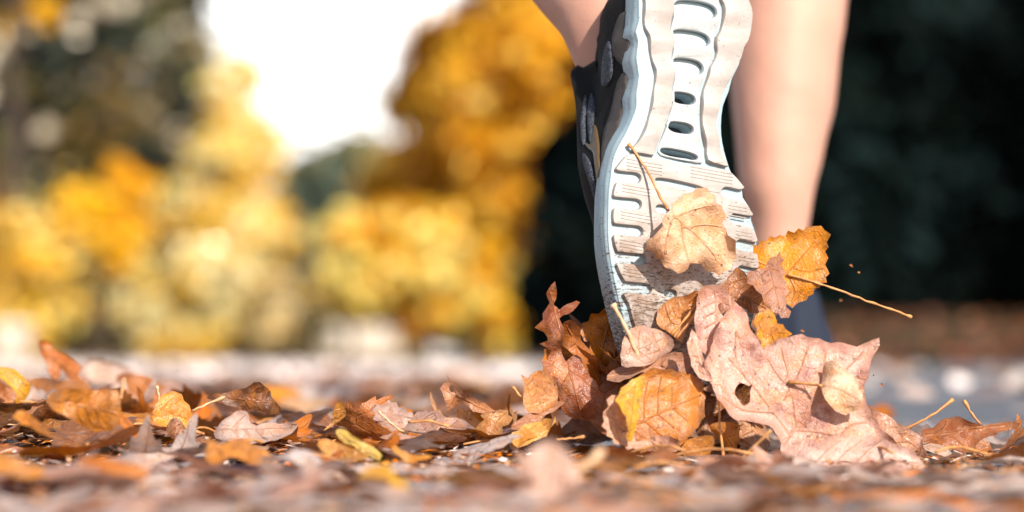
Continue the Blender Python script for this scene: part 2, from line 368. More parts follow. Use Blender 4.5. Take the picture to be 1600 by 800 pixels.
# bank leaf litter on the right
def scatter_litter(name, n, fx, cols, size, mat, label):
    pos = np.array([fx() for _ in range(n)])
    a = RNG.normal(size=(n, 3)); a[:, 2] *= .35; a /= np.linalg.norm(a, axis=1)[:, None]
    b = np.cross(a, np.array([0, 0, 1])+RNG.normal(size=(n, 3))*.5); b /= np.linalg.norm(b, axis=1)[:, None]
    s = size*RNG.uniform(.6, 1.4, n)[:, None]
    v = np.stack([pos-a*s*.5, pos+b*s*.4, pos+a*s*.5, pos-b*s*.4], 1).reshape(-1, 3)
    me = mesh_from(name, v, [(4*i, 4*i+1, 4*i+2, 4*i+3) for i in range(n)], False)
    cols = np.array(cols); attr_col(me, 'tint', np.repeat(cols[RNG.integers(0, len(cols), n)]*RNG.uniform(.7, 1.3, (n, 1)), 4, 0))
    return tag(link(name, me, mat), label, 'leaf litter', kind='stuff')
def fx():
    y = random.uniform(15, 25); x = random.uniform(.6, 6.5)
    return (x, y, height(x, y)+random.uniform(0, .05))
scatter_litter('bank_litter', 9000, fx, [(.20, .07, .03), (.11, .04, .02), (.28, .10, .04), (.06, .03, .02), (.025, .045, .025)], .09, FOL, 'red brown leaf litter covering the bank under the dark hedge')

def boxmesh(boxes):
    V = []; F = []
    for (x0, x1, y0, y1, z0, z1) in boxes:
        o = len(V); V += [(x, y, z) for z in (z0, z1) for y in (y0, y1) for x in (x0, x1)]
        F += [tuple(o+i for i in f) for f in ((0, 2, 3, 1), (4, 5, 7, 6), (0, 1, 5, 4), (2, 6, 7, 3), (0, 4, 6, 2), (1, 3, 7, 5))]
    return mesh_from('box', V, F, False)
WHITE = simple('white_render', (.80, .79, .76), .8, 3, .15, (.6, .57, .5), .2, 40, .01)
STONE = simple('pale_stone', (.58, .50, .40), .9, 4, .3, (.36, .30, .24), .4, 30, .02)
ROOF = simple('grey_slate', (.30, .29, .29), .7, 6, .3)
hx = P(692, HOR, 72); hut = empty('garden_hut', (hx.x, 72, 0), 'small white garden hut among the yellow bushes far behind', 'hut')
link('wall', boxmesh([(-.68, .68, 0, 1.6, 0, 1.45)]), WHITE, hut)
me = mesh_from('roof', [(-.8, -.1, 1.4), (.8, -.1, 1.4), (.8, 1.7, 1.4), (-.8, 1.7, 1.4), (-.8, .8, 1.85), (.8, .8, 1.85)], [(0, 1, 5, 4), (2, 3, 4, 5), (0, 4, 3), (1, 2, 5), (0, 3, 2, 1)], False)
link('roof', me, ROOF, hut); link('door', boxmesh([(-.3, .3, -.03, 0, 0, 1.15)]), simple('pale_door', (.7, .7, .68), .6), hut)
hx = P(565, HOR, 80); gw = empty('garden_wall', (hx.x, 80, 0), 'long low beige garden wall behind the road under the yellow bushes', 'wall')
link('wall_body', boxmesh([(-1.6, 1.1, 0, .3, 0, .75)]), STONE, gw); link('coping', boxmesh([(-1.65, 1.15, -.05, .35, .753, .82)]), WHITE, gw)
hx = P(20, HOR, 40); gp = empty('gate_pillar', (hx.x, 40, 0), 'square cream stone gate pillar at the left edge', 'pillar')
link('shaft', boxmesh([(-.24, .24, -.24, .24, 0, .42)]), STONE, gp); link('cap', boxmesh([(-.29, .29, -.29, .29, .423, .48)]), WHITE, gp)

#@@LEAVES
# ------------------------------------------------------------------ leaf geometry
def fill2d(outline, spacing, lines=(), holes=(), seed=0):
    """constrained triangulation of an outline with interior points, vein lines and holes -> pts, tris"""
    rr = random.Random(seed)
    out = np.array(outline); lo = out.min(0); hi = out.max(0)
    gp = []
    y = lo[1]; row = 0
    while y < hi[1]:
        x = lo[0]+(row % 2)*spacing*.5
        while x < hi[0]:
            gp.append((x+rr.uniform(-.2, .2)*spacing, y+rr.uniform(-.2, .2)*spacing)); x += spacing
        y += spacing*.87; row += 1
    gp = np.array(gp)
    keep = inside(outline, gp) & (dist_poly(outline, gp) > spacing*.45)
    for h in holes: keep &= ~inside(h, gp) & (dist_poly(h, gp) > spacing*.4)
    for l in lines: keep &= dist_poly(l, gp, False) > spacing*.5
    gp = gp[keep]
    pts = [Vector(p) for p in outline]; edges = [(i, (i+1) % len(outline)) for i in range(len(outline))]
    for h in holes:
        o = len(pts); pts += [Vector(p) for p in h]; edges += [(o+i, o+(i+1) % len(h)) for i in range(len(h))]
    for l in lines:
        o = len(pts); pts += [Vector(p) for p in l]; edges += [(o+i, o+i+1) for i in range(len(l)-1)]
    pts += [Vector(p) for p in gp]
    v, e, f, _, _, _ = delaunay_2d_cdt(pts, edges, [], 0, 1e-7)
    v = np.array([tuple(p) for p in v]); f = np.array([t for t in f if len(t) == 3])
    c = v[f].mean(1); ok = inside(outline, c)
    for h in holes: ok &= ~inside(h, c)
    f = f[ok]
    a = v[f]; area = np.cross(a[:, 1]-a[:, 0], a[:, 2]-a[:, 0])
    f = f[np.abs(area) > 1e-12]; area = area[np.abs(area) > 1e-12]
    f[area < 0] = f[area < 0][:, ::-1]
    used = np.unique(f); mp = -np.ones(len(v), int); mp[used] = np.arange(len(used))
    return v[used], mp[f]

def poplar_outline(L, W, rr, teeth=1.):
    pts = []; n = 44
    for i in range(n):
        t = i/n*2*math.pi
        # heart-shaped with pointed tip at +y
        y = -math.cos(t); x = math.sin(t)
        wd = (1-.42*(y*.5+.5)**1.4)
        xx = x*W*.5*wd*1.12; yy = y*L*.5
        if abs(x) < .28 and y > 0: yy += L*.06*(1-abs(x)/.28)
        k = 1+teeth*.028*(1 if i % 2 else -1)+rr.uniform(-.02, .02)
        pts.append((xx*k, yy*k+L*.5))
    return pts
def maple_outline(L, rr, lobes=5):
    pts = []
    ang = [-128, -66, 0, 66, 128]; ln = [.42, .80, 1., .80, .42]
    for k, (a, l) in enumerate(zip(ang, ln)):
        a0 = a+rr.uniform(-5, 5); l *= rr.uniform(.9, 1.08)
        def q(da, r): th = R(a0+da); return (math.sin(th)*r*L*.62, math.cos(th)*r*L*.62+L*.3)
        pts += [q(-24, l*.50), q(-17, l*.70), q(-11, l*.66), q(-5, l*.88), q(0, l), q(5, l*.88), q(11, l*.66), q(17, l*.70), q(24, l*.50)]
        if k < 4: th = R((a+ang[k+1])/2); pts.append((math.sin(th)*.36*L*.62, math.cos(th)*.36*L*.62+L*.3))
    pts.append((.0, L*.10))
    return pts
def vein_lines(kind, L, W, rr):
    lines = [crom([(0, L*.02), (rr.uniform(-.01, .01)*L, L*.35), (0, L*.7), (rr.uniform(-.01, .01)*L, L*.95)], 5, False)]
    if kind == 'maple':
        lines[0] = crom([(0, L*.12), (0, L*.5), (0, L*.86)], 5, False)
        for a, l in ((-66, .72), (66, .72), (-128, .36), (128, .36)):
            th = R(a); lines.append(crom([(0.002*math.copysign(1, a), L*.27), (math.sin(th)*l*.33*L, math.cos(th)*l*.33*L+L*.28), (math.sin(th)*l*.62*L, math.cos(th)*l*.62*L+L*.3)], 4, False))
    else:
        for k in range(4):
            y0 = L*(.10+.19*k)
            for s in (-1, 1):
                e = W*(.36-.055*k); lines.append(crom([(s*.0015, y0), (s*e*.5, y0+L*.07), (s*e, y0+L*.17)], 3, False))
    return lines
def deform(x, y, p, so):
    """flat leaf -> curled leaf"""
    z = p.get('fold', 0)*abs(x)
    z += p.get('ruf', 0)*noise.noise(Vector((x*p.get('rf', 38)+so, y*p.get('rf', 38), so)))
    z += p.get('cr', .0012)*noise.noise(Vector((x*170+so, y*170, so)))
    k = p.get('kx', 0)
    if abs(k) > 1e-3: x, z = (math.sin(k*x)/k-math.sin(k*x)*z, (1-math.cos(k*x))/k+math.cos(k*x)*z)
    k = p.get('ky', 0)
    if abs(k) > 1e-3:
        yy = y-p.get('y0', .03); y, z = (math.sin(k*yy)/k-math.sin(k*yy)*z+p.get('y0', .03), (1-math.cos(k*yy))/k+math.cos(k*yy)*z)
    return x, y, z
def leaf_attrs(me, v2, outline, lines, tint=(1, 1, 1), vw=.0018, ew=.009):
    d = np.full(len(v2), 1e9)
    for l in lines: d = np.minimum(d, dist_poly(l, v2, False))
    attr(me, 'vein', np.clip(1-d/vw, 0, 1))
    attr(me, 'rim', np.clip(1-dist_poly(outline, v2)/ew, 0, 1))
    attr_col(me, 'tint', np.tile(tint, (len(v2), 1)))
def proto(kind, L, W, p, seed, spacing=.004, lines_on=True):
    rr = random.Random(seed)
    if kind == 'maple': out = crom(maple_outline(L, rr), 2)
    elif kind == 'torn':
        o = poplar_outline(L, W, rr); j = rr.randrange(8, 16)
        for k in range(5): o[j+k] = (o[j+k][0]*(.35+.12*abs(k-2)), o[j+k][1]+rr.uniform(-.004, .004))
        out = crom(o, 1)
    else: out = crom(poplar_outline(L, W, rr), 1)
    out = [(x+.0012*noise.noise(Vector((x*300, y*300, seed))), y+.0012*noise.noise(Vector((x*300, y*300, seed+9)))) for x, y in out]
    holes = []
    if rr.random() < .35:
        cx, cy = rr.uniform(-.2, .2)*W, L*rr.uniform(.35, .65); r0 = rr.uniform(.0015, .004)
        holes.append([(cx+math.cos(a*.9)*r0*rr.uniform(.6, 1.3), cy+math.sin(a*.9)*r0*rr.uniform(.6, 1.3)) for a in range(7)])
    lines = vein_lines('maple' if kind == 'maple' else 'poplar', L, W, rr) if lines_on else []
    lines = [[q for q in l if inside(out, np.array([q]))[0]] for l in lines]; lines = [l for l in lines if len(l) > 1]
    v2, f = fill2d(out, spacing, lines, holes, seed)
    V = [deform(x, y, p, seed*3.1) for x, y in v2]
    me = mesh_from(kind+'_leaf', V, f); leaf_attrs(me, v2, out, lines)
    return me
def stalk_mesh(L, rr, r=.0009, bend=.01):
    b = rr.uniform(-bend, bend); c = rr.uniform(0, bend)
    pth = [(b*(k/8)**2, -L*k/8+.002, c*math.sin(k/8*2.4)) for k in range(9)]
    V, F = tube(pth, [r*(1.+.1*abs(k-3)/3) for k in range(8)]+[r*1.9], 6); return mesh_from('stalk', V, F)
STALK = simple('leaf_stalk', (.56, .26, .08), .5, 120, .5, (.24, .09, .03), .3, 400, .0005)
STALKPALE = simple('pale_leaf_stalk', (.62, .42, .26), .5, 120, .5, (.42, .22, .10), .3, 400, .0005)

T = dict(pink=(.60, .34, .27), pale=(.72, .55, .46), grey=(.58, .50, .48), tan=(.62, .40, .24), brown=(.34, .15, .07), rust=(.56, .20, .06),
         orange=(.84, .33, .03), amber=(.88, .44, .05), yellow=(.92, .60, .05), dark=(.15, .07, .035), peach=(.88, .52, .30))
T.update(orange=(.72, .20, .01), amber=(.78, .29, .015), rust=(.48, .15, .035), brown=(.28, .11, .045), yellow=(.90, .54, .02), tan=(.60, .38, .22), grey=(.60, .51, .48), pink=(.68, .42, .34), pale=(.80, .64, .56), peach=(.78, .42, .22), dark=(.11, .045, .02))
TW = dict(pink='dusty pink', pale='pale papery', grey='greyish', tan='tan', brown='brown', rust='rust red', orange='orange', amber='amber', yellow='yellow', dark='dark brown', peach='peach', pale_glare='whitish')

# ---- leaves traced one by one (px in the photo), each at its own distance and tilt
LAND = []      # (name for others' labels, world position)
def traced(short, label, pts, Y, tint, tilt=(0, 0), bow=(0, 0), ruf=.006, veins=(), holes=(), stalk=None, tfm=None, name='fallen_leaf', smooth=2, group='kicked up leaves around the shoe', rim=.008, serr=0., stalkmat=None, rf=30, vw=.0024, crum=1.):
    """tilt: metres of depth gained per metre to the right / up; bow: curvature of the depth across / along"""
    s, ox, oy = tfm or (1, 0, 0)
    cv = lambda q: (ox+q[0]/s, oy+q[1]/s)
    pts = [cv(q) for q in pts]; veins = [[cv(q) for q in l] for l in veins]; holes = [[cv(q) for q in h] for h in holes]
    k = Y/FPX; cx = sum(p[0] for p in pts)/len(pts); cyy = sum(p[1] for p in pts)/len(pts)
    loc = lambda q: ((q[0]-cx)*k, -(q[1]-cyy)*k)
    out = crom([loc(q) for q in pts], smooth); sd = abs(hash_(short))
    rr = random.Random(sd)
    if serr or True:
        L0 = [0.]
        o2 = []
        for i, q in enumerate(out):
            a = out[i-1]; seg = math.hypot(q[0]-a[0], q[1]-a[1]); n = max(1, int(seg/.0028))
            for j in range(n):
                t = j/n; x, y = a[0]+(q[0]-a[0])*t, a[1]+(q[1]-a[1])*t
                dx, dy = q[1]-a[1], -(q[0]-a[0]); m = math.hypot(dx, dy)+1e-9
                d = .0011*noise.noise(Vector((x*260, y*260, sd % 97)))+.0026*noise.noise(Vector((x*90, y*90, sd % 91)))+serr*(.0008 if (len(o2) % 2) else -.0008)
                o2.append((x+dx/m*d, y+dy/m*d))
        out = o2
    hl = [[loc(q) for q in crom(h, 2)] for h in holes]
    vl = [crom([loc(q) for q in l], 4, False) for l in veins]
    if not vl:   # a midrib along the longer axis with side veins
        A = np.array(out); A0 = A-A.mean(0); u, s_, vt = np.linalg.svd(A0, full_matrices=False); ax = vt[0]; ay = vt[1]; h = (A0@ax); h1, h0 = h.max()*.85, h.min()*.85; wv = np.abs(A0@ay).max()
        m0 = A.mean(0); vl = [[tuple(m0+ax*(h0+(h1-h0)*i/8)) for i in range(9)]]
        for i in range(1, 5):
            b = m0+ax*(h0+(h1-h0)*i/6)
            for sg in (-1, 1): vl.append([tuple(b+ay*sg*wv*.012), tuple(b+ay*sg*wv*.4+ax*(h1-h0)*.09), tuple(b+ay*sg*wv*.75+ax*(h1-h0)*.2)])
    vl2 = []
    for l in vl:
        keep = inside(out, np.array(l)) & (dist_poly(out, np.array(l)) > .0012); l = [q for q, kk in zip(l, keep) if kk]
        if len(l) > 1: vl2.append(l)
    v2, f = fill2d(out, .0030, vl2, hl, sd % 1000)
    dv = np.full(len(v2), 1e9)
    for l in vl2: dv = np.minimum(dv, dist_poly(l, v2, False))
    c0 = P(cx, cyy, Y); V = []; sz = max(max(abs(q[0]), abs(q[1])) for q in out); de = dist_poly(out, v2)
    def depth(x, y):
        d = tilt[0]*x+tilt[1]*y+bow[0]*x*x+bow[1]*y*y
        d += ruf*noise.noise(Vector((x*rf+sd % 13, y*rf, sd % 17)))*min(1, .4+math.hypot(x, y)/sz)
        d += crum*.0020*noise.noise(Vector((x*80, y*80, sd % 31)))+crum*.0004*noise.noise(Vector((x*230, y*230, sd % 37)))
        return d
    for i, (x, y) in enumerate(v2):
        d = depth(x, y)+.0011*min(1, dv[i]/.007)*(1 if (sd % 2) else -1)-.016*max(0, 1-de[i]/.011)**2*noise.noise(Vector((x*55, y*55, sd % 7)))
        Yq = Y+d; q = P(cx+x/k, cyy-y/k, Yq); V.append(q-c0)
    root = empty(name, c0, label, 'leaf', group)
    me = mesh_from('blade', V, f); leaf_attrs(me, v2, out, vl2, (1, 1, 1), vw, rim)
    b = link('blade', me, LEAF, root); b.color = (*(T[tint] if isinstance(tint, str) else tint), 1)
    if stalk:
        for st in (stalk if isinstance(stalk[0][0], (list, tuple)) else [stalk]):
            pl = crom([(*cv(q[:2]), q[2] if len(q) > 2 else 0.) for q in st], 4, False)
            rad = st_r[0]
            path = [P(a+rr.uniform(-1, 1)*.8, bb+rr.uniform(-1, 1)*.8, Y+dd)-c0 for a, bb, dd in pl]; n = len(path)
            V, F = tube(path, [rad*(.72+.14*math.sin(i*2.2)+.18*rr.random()+(.55 if i >= n-2 else 0)+(.25 if i == n-3 else 0)-.2*(i/n)) for i in range(n)], 8)
            link('stalk', mesh_from('stalk', V, F), stalkmat or STALK, root)
    LAND.append((short, c0))
    return root
st_r = [.0011]
def hash_(s):
    h = 7
    for ch in s: h = (h*131+ord(ch)) % 1000003
    return h
Z3 = (2.2222, 800, 400); Z4 = (1.905, 1080, 340); Z5 = (2.667, 930, 220); ZA = (2.6667, 0, 500); ZB = (2.858, 400, 520); ZC = (2.6667, 1200, 500)
# pile around the shoe
traced('leaf on the sole', 'pale yellow and pink heart shaped leaf stuck to the sole, long stalk pointing up', [(305, 290), (340, 245), (400, 210), (440, 195), (480, 215), (520, 250), (540, 290), (545, 340), (560, 390), (585, 450), (575, 510), (540, 550), (490, 555), (440, 520), (400, 515), (370, 545), (320, 540), (260, 505), (215, 450), (220, 420), (260, 380), (285, 330)], 1.812, (.88, .55, .34), (.35, -.1), (2.5, 2.), .006, [[(305, 285), (360, 340), (430, 400), (500, 480)], [(330, 320), (400, 290), (470, 270)], [(320, 330), (300, 400), (290, 470)], [(375, 360), (460, 350), (530, 360)], [(360, 350), (370, 430), (390, 500)]], stalk=[(305, 288, 0), (262, 215, .012), (220, 130, .019), (175, 60, .022), (137, 12, .022)], tfm=Z5, serr=1)
traced('big pink maple leaf', 'largest leaf, dusty pink maple with pointed tip and a black hole, leaning at the pile', [(1374, 531), (1350, 536), (1327, 537), (1290, 530), (1253, 524), (1230, 527), (1211, 536), (1193, 545), (1180, 522), (1164, 490), (1150, 475), (1135, 487), (1122, 510), (1111, 534), (1103, 566), (1108, 595), (1122, 623), (1153, 655), (1180, 660), (1201, 665), (1222, 692), (1227, 728), (1248, 739), (1290, 745), (1342, 752), (1390, 746), (1421, 732), (1412, 705), (1390, 680), (1374, 665), (1353, 634), (1350, 613), (1356, 590), (1363, 566)], 1.775, (.66, .36, .285), (.12, .28), (1.2, 2.2), .013,
       [[(1222, 700), (1250, 660), (1300, 600), (1350, 550)], [(1235, 680), (1190, 620), (1140, 560)], [(1245, 665), (1235, 600), (1222, 545)], [(1240, 672), (1300, 680), (1390, 720)], [(1275, 630), (1320, 620), (1345, 605)], [(1210, 645), (1160, 640), (1130, 620)], [(1252, 655), (1280, 600), (1290, 550)], [(1238, 610), (1215, 585), (1200, 560)], [(1165, 590), (1150, 560), (1150, 520)], [(1300, 600), (1330, 590), (1352, 592)], [(1310, 684), (1330, 665), (1352, 660)], [(1320, 690), (1345, 712), (1360, 735)], [(1225, 625), (1250, 580), (1262, 545)]],
       holes=[[(1150, 605), (1158, 598), (1170, 603), (1176, 600), (1172, 612), (1172, 628), (1162, 634), (1155, 626), (1148, 616)]], rim=.006, name='maple_leaf', serr=0, rf=22, vw=.0024, crum=.45)
traced('small tan leaf', 'small tan oval leaf resting on the big pink maple leaf', [(400, 430), (440, 435), (480, 470), (500, 510), (515, 540), (500, 570), (460, 588), (430, 580), (400, 540), (385, 500)], 1.762, (.80, .56, .38), (-.2, .2), (3, 3), .004, [[(392, 500), (440, 510), (505, 545)]], stalk=[(388, 500, 0), (350, 496, .006), (290, 490, .012)], tfm=Z4, rim=.004)
traced('yellow orange leaf', 'glowing yellow orange leaf in the air by the ankle, with a long curved stalk', [(165, 95), (210, 70), (290, 45), (345, 28), (385, 28), (410, 50), (405, 100), (408, 140), (400, 190), (360, 225), (320, 255), (285, 262), (270, 230), (240, 190), (200, 165), (160, 165), (155, 130)], 1.86, (.84, .31, .015), (-.2, .1), (-2, 2), .010, [[(285, 170), (320, 130), (370, 70)], [(285, 172), (220, 140), (175, 120)], [(300, 150), (350, 160), (395, 150)], [(290, 175), (310, 215), (300, 250)]], stalk=[(285, 170, -.004), (340, 184, -.008), (400, 203, -.01), (480, 232, -.008), (560, 262, -.004), (620, 282, 0), (655, 297, .004)], tfm=Z4, serr=1.2)
traced('folded mauve leaf', 'folded mauve brown leaf in front of the glowing yellow orange one', [(260, 100), (268, 140), (285, 190), (282, 250), (290, 300), (250, 275), (220, 250), (195, 215), (170, 195), (168, 165), (215, 150)], 1.815, (.46, .23, .16), (.6, .1), (6, 1), .008, tfm=Z4, serr=1)
traced('marigold scrap', 'bright marigold leaf scrap tucked over the top of the big pink maple', [(190, 290), (240, 275), (260, 310), (300, 345), (250, 370), (220, 390), (205, 370), (190, 330)], 1.80, 'amber', (-.3, .3), (0, 4), .008, tfm=Z4, serr=.6)
traced('dark crumpled leaf', 'dark brown crumpled leaf between the sole leaf and the glowing orange one', [(60, 200), (90, 160), (140, 150), (175, 175), (205, 215), (240, 265), (235, 290), (190, 285), (150, 290), (110, 260), (70, 240)], 1.85, 'brown', (.3, -.3), (0, 3), .014, tfm=Z4)
traced('torn pink leaf', 'torn pink leaf with ragged holes at the top of the pile', [(30, 215), (60, 200), (105, 215), (130, 245), (160, 290), (165, 330), (130, 350), (100, 400), (60, 420), (20, 380), (10, 300)], 1.80, (.72, .42, .34), (.2, .2), (2, 2), .01, holes=[[(78, 262), (95, 255), (118, 285), (125, 305), (105, 300), (88, 285)]], tfm=Z4)
traced('ragged russet leaf', 'tall ragged russet leaf standing on end at the side of the pile', [(145, 85), (118, 130), (125, 160), (105, 200), (110, 225), (85, 240), (112, 262), (125, 290), (100, 300), (130, 330), (125, 360), (98, 370), (105, 385), (130, 395), (145, 430), (155, 480), (175, 530), (200, 560), (250, 570), (290, 560), (310, 500), (300, 450), (275, 420), (260, 390), (240, 350), (210, 340), (190, 365), (172, 320), (170, 300), (182, 250), (165, 218), (235, 163), (225, 158), (165, 188), (150, 170), (158, 150), (155, 110)], 1.83, (.36, .11, .05), (.25, .1), (3, 0), .020, tfm=Z3, smooth=1, rim=.004)
traced('pink shred', 'pinkish curled shred beside the tall ragged russet leaf', [(170, 250), (200, 220), (235, 250), (240, 290), (275, 330), (290, 390), (320, 420), (330, 470), (300, 480), (260, 420), (230, 370), (180, 310)], 1.85, 'rust', (.4, 0), (3, 2), .018, tfm=Z3)
traced('burnt orange leaf', 'burnt orange leaf standing upright behind the thick tan stalk', [(262, 222), (300, 200), (345, 180), (375, 220), (385, 260), (378, 310), (370, 360), (340, 390), (300, 395), (285, 350), (270, 300), (240, 280), (235, 250)], 1.865, (.62, .19, .015), (.3, -.1), (0, 2), .008, [[(300, 385), (320, 300), (345, 200)]], tfm=Z3, serr=1.4)
st_r[0] = .0018
traced('faded mauve leaf', 'faded greyish mauve leaf lying below the sole with a thick upright tan stalk', [(380, 300), (430, 240), (500, 250), (560, 290), (550, 330), (500, 370), (420, 388), (380, 380)], 1.80, (.66, .44, .36), (.3, .3), (2, 3), .01, stalk=[(460, 392, 0), (430, 330, -.005), (400, 260, -.008), (370, 205, -.008), (349, 166, -.008)], stalkmat=STALKPALE, tfm=Z3)
st_r[0] = .0010
traced('torn peach leaf', 'torn peach leaf at the outer side of the ragged russet leaf', [(30, 410), (60, 430), (85, 400), (115, 390), (145, 430), (160, 480), (150, 530), (100, 550), (60, 545), (40, 510), (50, 460)], 1.81, (.70, .30, .11), (-.3, .1), (3, 3), .01, tfm=Z3, stalk=[(40, 500, 0), (20, 475, 0), (0, 455, 0)])
traced('round orange leaf', 'round orange brown leaf facing out at the bottom of the pile, pale along one edge', [(335, 545), (345, 500), (385, 470), (420, 440), (465, 400), (520, 390), (580, 395), (640, 420), (668, 470), (670, 540), (650, 600), (600, 640), (570, 680), (510, 682), (430, 670), (370, 650), (328, 595)], 1.765, (.56, .19, .025), (.15, .3), (6, 5), .012, tfm=Z3, serr=.8)
traced('mustard fold', 'mustard yellow folded leaf lying against the round orange brown one', [(365, 480), (400, 440), (430, 420), (465, 415), (455, 480), (440, 560), (430, 620), (405, 645), (398, 560), (375, 520)], 1.742, (.74, .42, .03), (.3, .2), (4, 1), .006, tfm=Z3, serr=.6)
traced('peach cup', 'pale peach cupped leaf edge below the mustard folded one', [(330, 500), (365, 485), (398, 520), (405, 600), (430, 650), (470, 640), (520, 620), (590, 650), (560, 682), (490, 678), (420, 668), (360, 645), (322, 590)], 1.748, (.78, .44, .30), (.1, .1), (4, 4), .006, tfm=Z3, serr=.8)
traced('drooping orange tip', 'drooping orange leaf tip under the round orange brown leaf', [(410, 672), (460, 676), (512, 675), (505, 700), (480, 712), (497, 745), (468, 748), (445, 710)], 1.77, 'amber', (0, .4), (0, 4), .006, tfm=Z3)
traced('small tawny leaf', 'small tawny leaf hanging at the foot of the pile by the thin brown stalk', [(590, 660), (640, 630), (700, 625), (700, 670), (665, 710), (650, 755), (610, 720), (588, 690)], 1.77, (.62, .26, .05), (.3, .1), (4, 2), .006, tfm=Z3)
traced('honey leaf', 'honey coloured leaf with squared end under the big pink maple leaf', [(685, 580), (720, 575), (785, 590), (785, 680), (760, 690), (735, 660), (710, 630), (685, 610)], 1.80, (.68, .27, .04), (.2, .2), (3, 0), .006, tfm=Z3, stalk=[(712, 400, -.02), (716, 500, -.02), (724, 600, -.02), (736, 720, -.02)])
traced('spotted orange leaf', 'spotted orange leaf under the toe of the shoe with two crossing stalks', [(500, 205), (520, 170), (600, 130), (660, 125), (668, 180), (640, 220), (605, 260), (590, 300), (540, 260), (505, 235)], 1.82, (.66, .28, .09), (.3, .3), (2, 2), .008, tfm=Z3, stalk=[[(640, 170, -.01), (600, 220, -.012), (555, 275, -.012)], [(660, 170, -.012), (620, 225, -.014), (570, 285, -.014)]])
traced('upper pink flap', 'pink leaf flap folded over the top of the pile under the sole', [(645, 125), (700, 100), (745, 115), (775, 160), (765, 195), (725, 205), (700, 260), (685, 200)], 1.805, (.74, .43, .34), (-.3, .3), (3, 3), .01, tfm=Z3)
traced('cocoa leaf', 'cocoa brown leaf crushed flat across the middle of the pile', [(335, 430), (345, 400), (400, 370), (470, 360), (560, 330), (622, 350), (620, 400), (560, 410), (450, 405), (375, 440)], 1.80, (.46, .25, .17), (0, .8), (1, 3), .01, tfm=Z3)
traced('pink curl', 'narrow pink curled leaf beside the big pink maple in the middle of the pile', [(605, 300), (630, 250), (650, 300), (670, 350), (697, 432), (650, 425), (625, 380), (610, 340)], 1.775, (.78, .46, .36), (.5, .1), (8, 2), .008, tfm=Z3)
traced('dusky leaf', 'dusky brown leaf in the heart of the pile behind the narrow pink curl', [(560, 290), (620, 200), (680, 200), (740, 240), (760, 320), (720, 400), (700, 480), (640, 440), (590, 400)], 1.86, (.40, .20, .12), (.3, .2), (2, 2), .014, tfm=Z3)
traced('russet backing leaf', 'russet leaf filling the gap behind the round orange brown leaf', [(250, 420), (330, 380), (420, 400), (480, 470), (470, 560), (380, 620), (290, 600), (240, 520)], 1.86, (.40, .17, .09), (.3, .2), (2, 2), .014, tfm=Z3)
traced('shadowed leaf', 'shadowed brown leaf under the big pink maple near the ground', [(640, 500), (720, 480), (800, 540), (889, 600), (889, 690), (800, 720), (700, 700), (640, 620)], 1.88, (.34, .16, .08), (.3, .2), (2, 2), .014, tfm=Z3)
traced('twisted brown leaf', 'twisted pink brown leaf with thick stalk at the foot of the big maple', [(720, 765), (760, 705), (800, 690), (840, 668), (889, 690), (880, 720), (830, 745), (800, 790), (760, 795)], 1.70, (.60, .32, .20), (.2, .6), (2, 2), .008, tfm=Z3, stalk=[(760, 745, -.004), (810, 690, -.008), (860, 645, -.01), (900, 605, -.01)])
traced('thin brown strip', 'thin brown leaf strip at the outer foot of the pile', [(0, 592), (60, 542), (120, 518), (182, 503), (140, 540), (80, 582), (20, 602)], 1.80, (.46, .22, .14), (0, .9), (0, 0), .004, tfm=Z3)
traced('ochre leaf', 'ochre leaf lying at the outer foot of the pile beside a thin stem', [(0, 612), (60, 592), (155, 560), (112, 620), (60, 642), (0, 668)], 1.775, (.74, .31, .04), (0, .6), (0, 2), .006, tfm=Z3, stalk=[(155, 637, 0), (200, 634, 0), (258, 628, 0)])
traced('brown maple end', 'crumbling brown leaf against the lower end of the big pink maple', [(500, 560), (545, 570), (580, 590), (630, 620), (692, 650), (690, 680), (640, 708), (600, 680), (560, 640)], 1.80, (.58, .33, .24), (.1, .5), (2, 2), .01, tfm=Z4)
traced('rosy lower leaf', 'rosy pink leaf spread under the big maple towards the road', [(1228, 735), (1260, 700), (1320, 680), (1390, 690), (1440, 715), (1450, 735), (1400, 752), (1330, 760), (1270, 752)], 1.72, (.82, .52, .44), (0, 1.2), (1, 2), .01)
# leaves lying in the sharp band and just before or behind it
G2 = 'fallen leaves lying on the road'
traced('orange curl', 'rust orange curled leaf sticking up from the bed at the left edge', [(158, 85), (200, 95), (260, 140), (320, 180), (345, 205), (330, 225), (365, 260), (340, 275), (300, 260), (270, 220), (250, 190), (240, 240), (215, 235), (190, 180), (165, 140)], 2.15, (.62, .18, .04), (.2, .3), (2, 2), .008, tfm=ZA, group=G2)
traced('yellow flag', 'bright yellow pointed leaf at the very left edge', [(-30, 205), (0, 203), (60, 200), (110, 240), (125, 280), (105, 330), (75, 355), (65, 310), (30, 262), (0, 245), (-30, 240)], 1.98, (.92, .46, .02), (.2, .2), (2, 2), .006, tfm=ZA, group=G2)
traced('rust backing', 'rust brown leaf directly below the bright yellow pointed one', [(-30, 245), (0, 243), (30, 265), (62, 312), (72, 345), (0, 345), (-30, 330)], 2.02, 'rust', (0, .2), (1, 1), .006, tfm=ZA, group=G2)
traced('bronze leaf', 'large bronze orange leaf cupped over the bed near the left side', [(205, 330), (230, 292), (300, 285), (400, 288), (480, 300), (503, 360), (490, 420), (455, 460), (400, 470), (340, 442), (280, 412), (240, 385), (215, 360)], 1.67, (.56, .20, .02), (-.1, -.3), (3, 4), .01, tfm=ZA, group=G2, stalk=[(500, 330, 0), (512, 290, .004), (520, 240, .01)])
traced('slim orange strip', 'slim orange leaf edge leaning on the large bronze one', [(490, 385), (510, 390), (545, 435), (600, 490), (612, 522), (560, 505), (520, 460), (500, 425)], 1.70, 'orange', (.2, .2), (0, 0), .004, tfm=ZA, group=G2)
